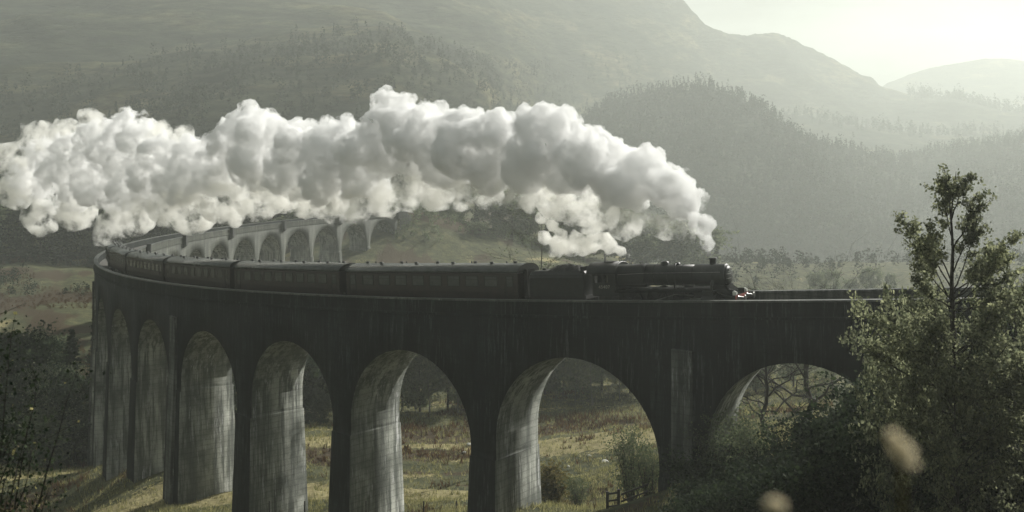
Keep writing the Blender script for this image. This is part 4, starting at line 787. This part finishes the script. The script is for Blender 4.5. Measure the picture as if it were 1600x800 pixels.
# woodland on the hills: one mass of small crowns standing on the slope
def woodland(surf, n, zone, label, mat, size, seed, conif=.4, crest=0.3):
    xs, ts, Xw, Ym, Zm = surf; rg = np.random.default_rng(seed); Vs = []
    ti = rg.uniform(zone[2], zone[3], n * 3); xi = rg.uniform(zone[0], zone[1], n * 3)
    k = rg.random(n * 3) < crest; ti[k] = rg.uniform(.985, 1.01, k.sum()); keep = (vnoise(xi / 26, ti * 14, 61) > -.22) | (rg.random(n * 3) < .2); ti, xi = ti[keep][:n], xi[keep][:n]
    ii = np.interp(ti, ts, np.arange(len(ts))); jj = np.interp(xi, xs, np.arange(len(xs)))
    i0 = ii.astype(int).clip(0, len(ts) - 2); j0 = jj.astype(int).clip(0, len(xs) - 2); fi, fj = ii - i0, jj - j0
    g_ = lambda A: A[i0, j0] * (1 - fi) * (1 - fj) + A[i0 + 1, j0] * fi * (1 - fj) + A[i0, j0 + 1] * (1 - fi) * fj + A[i0 + 1, j0 + 1] * fi * fj
    px, py, pz_ = g_(Xw), g_(Ym), g_(Zm)
    for c in range(len(px)):
        h = size * rg.uniform(.5, 1.5) * (1 if rg.random() < .8 else 1.4); con = rg.random() < conif; m_ = 46; u = rg.uniform(.08, 1, m_)
        r = h * (.20 * (1 - u) + .02 if con else .30 * np.sin(math.pi * np.clip(u * .9 + .08, 0, 1)) ** .6) ; a = rg.uniform(0, 6.28, m_); rr = r * rg.uniform(.3, 1.1, m_)
        Vs.append(np.stack([px[c] + rr * np.cos(a), py[c] + rr * np.sin(a), pz_[c] + u * h], -1))
    cen = np.concatenate(Vs); V, F = leaf_quads(cen, size * .15, rg, 1.2); o = mesh('woodland', V, F, mat); tag(o, label, kind='stuff'); return o
woodland(B_, 6500, (800, 1640, .05, .99), 'mixed conifers and birches covering the rounded hill', M['wood_far'], 8.5, 5, .55, .07)
woodland(A_, 260, (1420, 1640, .8, .99), 'sparse trees along the low skyline at far right', M['wood_far'], 17, 6, .3, .35)
woodland(M2_, 260, (1200, 1640, .8, .99), 'thin line of trees on the hazy low ridge', M['wood_far'], 13, 7, .5, .5)

def ground_wood(n, xr, Yr, size, label, seed, mat):
    rg = np.random.default_rng(seed); x = rg.uniform(*xr, n); Y = np.sqrt(rg.uniform(Yr[0] ** 2, Yr[1] ** 2, n)); X = (x - 800) / FPX * Y; k = vnoise(X / 30, Y / 22, 77) > -.08; X, Y = X[k], Y[k]; Z = ground_z(X, Y); Vs = []
    for c in range(len(X)):
        h = size * rg.uniform(.4, 1.4); m_ = 70; u = rg.uniform(.03, 1, m_); r = h * .42 * np.sin(math.pi * np.clip(u * .85 + .12, 0, 1)) ** .6 * rg.uniform(.3, 1.1, m_); a = rg.uniform(0, 6.28, m_); Vs.append(np.stack([X[c] + r * np.cos(a), Y[c] + r * np.sin(a), Z[c] + u * h], -1))
    V, F = leaf_quads(np.concatenate(Vs), size * .13, rg, 1.3); tag(mesh('scrub_woodland', V, F, mat), label, kind='stuff')
ground_wood(700, (900, 1660), (560, 900), 8, 'hazy scrub woodland on the valley floor right of the locomotive', 21, M['wood_far'])
ground_wood(420, (600, 960), (385, 440), 3.0, 'low scrub dotted over the slope above the carriages', 22, M['leaf_mid'])
ground_wood(2600, (-60, 230), (225, 410), .9, 'heather clumps on the open slope left of the viaduct', 23, M['bracken'])
ground_wood(520, (900, 1660), (300, 560), 5, 'misty scrub on the flat ground just above the right parapet', 24, M['wood_far'])
ground_wood(420, (-60, 330), (325, 425), 3.0, 'dark scrub scattered up the slope left of the viaduct', 25, M['wood_far'])
woodland(A_, 1700, (-60, 1000, .01, .42), 'patches of scrub and small trees over the lower mountainside', M['wood_far'], 7.0, 26, .3, 0)
# ------------------------------------------------------------------ steam
def blob_hull(name, balls, bumps, voxel, disp, seed, parent=None, mat=None, local=(0, 0, 0)):
    """puffy shell: spheres with smaller puffs on them, fused and roughened"""
    rg = np.random.default_rng(seed); allb = []
    for (c, r) in balls:
        allb.append((np.array(c), r, 3))
        for k in range(bumps):
            d = rg.normal(size=3); d[2] += .35; d /= np.linalg.norm(d); q = r * rg.uniform(.26, .46); c2 = np.array(c) + d * (r * rg.uniform(.78, .98)); allb.append((c2, q, 2))
            for kk in range(2):
                d2 = rg.normal(size=3); d2 /= np.linalg.norm(d2); allb.append((c2 + d2 * q * .9, q * rg.uniform(.3, .5), 2))
    tpl = {}
    for sd in (2, 3):
        bm = bmesh.new(); bmesh.ops.create_icosphere(bm, subdivisions=sd, radius=1); tpl[sd] = (np.array([v.co[:] for v in bm.verts]), np.array([[v.index for v in f.verts] for f in bm.faces])); bm.free()
    Vs = []; Fs = []; nb = 0
    for c, r, sd in allb: Vs.append(tpl[sd][0] * r + c - np.array(local)); Fs.append(tpl[sd][1] + nb); nb += len(tpl[sd][0])
    o = mesh(name, np.concatenate(Vs), np.concatenate(Fs)); me = o.data
    md = o.modifiers.new('r', 'REMESH'); md.mode = 'VOXEL'; md.voxel_size = voxel; md.adaptivity = 0
    for sz, st in disp:
        tx_ = bpy.data.textures.new('t', 'CLOUDS'); tx_.noise_scale = sz; tx_.noise_depth = 4; d_ = o.modifiers.new('d', 'DISPLACE'); d_.texture = tx_; d_.strength = st; d_.mid_level = .5
    bpy.context.view_layer.update(); me2 = bpy.data.meshes.new_from_object(o.evaluated_get(bpy.context.evaluated_depsgraph_get())); o.modifiers.clear(); o.data = me2; o.data.name = name; bpy.data.meshes.remove(me)
    me2.polygons.foreach_set('use_smooth', np.ones(len(me2.polygons), dtype=bool)); me2.materials.clear(); me2.materials.append(mat)
    if parent: o.parent = parent
    else: o.location = local
    return o
def steam_mat(name, dens, color, aniso, noisy=None, step=1.0):
    m = bpy.data.materials.new(name); m.use_nodes = True; t = m.node_tree; t.nodes.remove(t.nodes['Principled BSDF']); v = t.nodes.new('ShaderNodeVolumePrincipled'); v.inputs['Color'].default_value = (*color, 1); v.inputs['Anisotropy'].default_value = aniso; v.inputs['Density'].default_value = dens; m.cycles.volume_step_rate = step
    if noisy:
        n = noise(t, noisy[0], 8, .68)
        if len(noisy) > 3:      # the plume thins and tears towards its old end
            c = t.nodes.new('ShaderNodeTexCoord'); sx = t.nodes.new('ShaderNodeSeparateXYZ'); mr = t.nodes.new('ShaderNodeMapRange'); t.links.new(c.outputs['Object'], sx.inputs[0]); t.links.new(sx.outputs[0], mr.inputs[0])
            mr.inputs[1].default_value = -82; mr.inputs[2].default_value = -20; mr.inputs[3].default_value = -noisy[3]; mr.inputs[4].default_value = 0
            ad = t.nodes.new('ShaderNodeMath'); ad.operation = 'ADD'; t.links.new(n, ad.inputs[0]); t.links.new(mr.outputs[0], ad.inputs[1]); n = ad.outputs[0]
        r = ramp(t, n, [(noisy[1], (0, 0, 0)), (noisy[2], (1, 1, 1))]); mm = t.nodes.new('ShaderNodeMath'); mm.operation = 'MULTIPLY'; mm.inputs[1].default_value = dens; t.links.new(r, mm.inputs[0]); t.links.new(mm.outputs[0], v.inputs['Density'])
    t.links.new(v.outputs[0], t.nodes['Material Output'].inputs['Volume']); return m
def SY(x): return float(np.interp(x, [0, 180, 380, 560, 820, 1110], [168, 152, 136, 122, 106, 93]))
def ball(x, y, r, dy=0): Y = SY(x) + dy; return (np.array(P(x, y, Y)), r / FPX * Y)
main = [(1110, 397, 4), (1107, 389, 7), (1104, 379, 11), (1090, 345, 17), (1072, 318, 28), (1040, 290, 36), (1058, 300, 30), (1010, 275, 42), (985, 285, 42), (950, 255, 46), (960, 290, 40), (905, 250, 52), (878, 192, 31), (868, 215, 38), (835, 212, 40), (830, 255, 50), (775, 215, 42), (770, 255, 48), (725, 205, 42), (700, 245, 52), (668, 200, 40), (640, 225, 52), (612, 182, 38), (590, 225, 46), (570, 260, 50), (545, 230, 42), (505, 240, 46), (510, 280, 42), (465, 225, 40), (455, 265, 46), (420, 215, 38), (385, 200, 36), (400, 250, 50), (352, 225, 34), (340, 265, 46), (300, 255, 42), (285, 285, 40), (245, 250, 40), (235, 285, 42), (205, 210, 38), (200, 250, 46), (165, 225, 42), (150, 265, 46), (115, 240, 38), (90, 265, 38), (65, 245, 30), (45, 270, 30), (180, 300, 38), (120, 300, 34), (75, 300, 28), (35, 295, 22), (1100, 368, 9)]
mballs = []
for i, (x, y, r) in enumerate(main): mballs.append(ball(x, y, r * .96, random.uniform(-2.0, 2.0))); mballs.append(ball(x + random.uniform(-14, 14), y + random.uniform(-8, 10), r * .7, random.choice((-1, 1)) * random.uniform(2.5, 4.5)))
PL = P(1100, 395, SY(1100)); plume = empty('steam_plume', PL); tag(plume, 'long billowing white and grey steam plume trailing from the chimney over the whole train', 'steam plume')
blob_hull('billows', mballs, 14, .27, [(2.6, 1.5), (1.1, 1.0), (.45, .4)], 3, plume, steam_mat('dense_steam', 2.2, (.985, .985, .984), .1, (.62, .42, .53, .085), .05), PL)
low = [(1070, 362, 14), (1040, 356, 18), (1005, 346, 20), (975, 350, 22), (940, 332, 24), (905, 322, 24), (925, 352, 14), (870, 318, 24), (840, 306, 24), (800, 300, 22), (760, 300, 22), (720, 300, 22), (680, 296, 26), (640, 304, 24), (600, 312, 24), (560, 318, 24), (520, 318, 24), (480, 312, 24), (440, 306, 24), (400, 312, 28), (350, 318, 28), (300, 328, 32), (260, 322, 26), (215, 338, 24), (180, 350, 22), (158, 372, 13), (120, 330, 26), (60, 335, 22), (25, 300, 24), (20, 250, 24), (60, 215, 22), (105, 208, 20), (140, 190, 18), (250, 210, 18), (285, 212, 16)]
blob_hull('wisps', [ball(x, y, r * 1.3, random.uniform(-2, 2)) for x, y, r in low], 5, .45, [(2.0, 1.3)], 4, plume, steam_mat('torn_steam', 1.15, (.99, .985, .96), .3, (.52, .47, .60), .08), PL)
SL = P(985, 398, 98.5); sj = empty('steam_jet', SL); tag(sj, 'small ragged steam jet blowing back from the safety valves above the firebox', 'steam jet')
jet = [(982, 399, 4), (970, 392, 8), (955, 385, 11), (942, 376, 13), (925, 380, 14), (912, 388, 12), (900, 374, 12), (890, 388, 13), (872, 382, 14), (862, 396, 7), (878, 366, 9), (850, 372, 10), (862, 352, 9), (846, 340, 10)]
blob_hull('steam', [(np.array(P(x, y, 99 + (985 - x) * .03)), r * 1.1 / FPX * 100) for x, y, r in jet], 6, .16, [(.9, .45)], 6, sj, steam_mat('valve_steam', 1.9, (.99, .985, .96), .3, (.8, .40, .54), .3), SL)
bpy.context.view_layer.update()
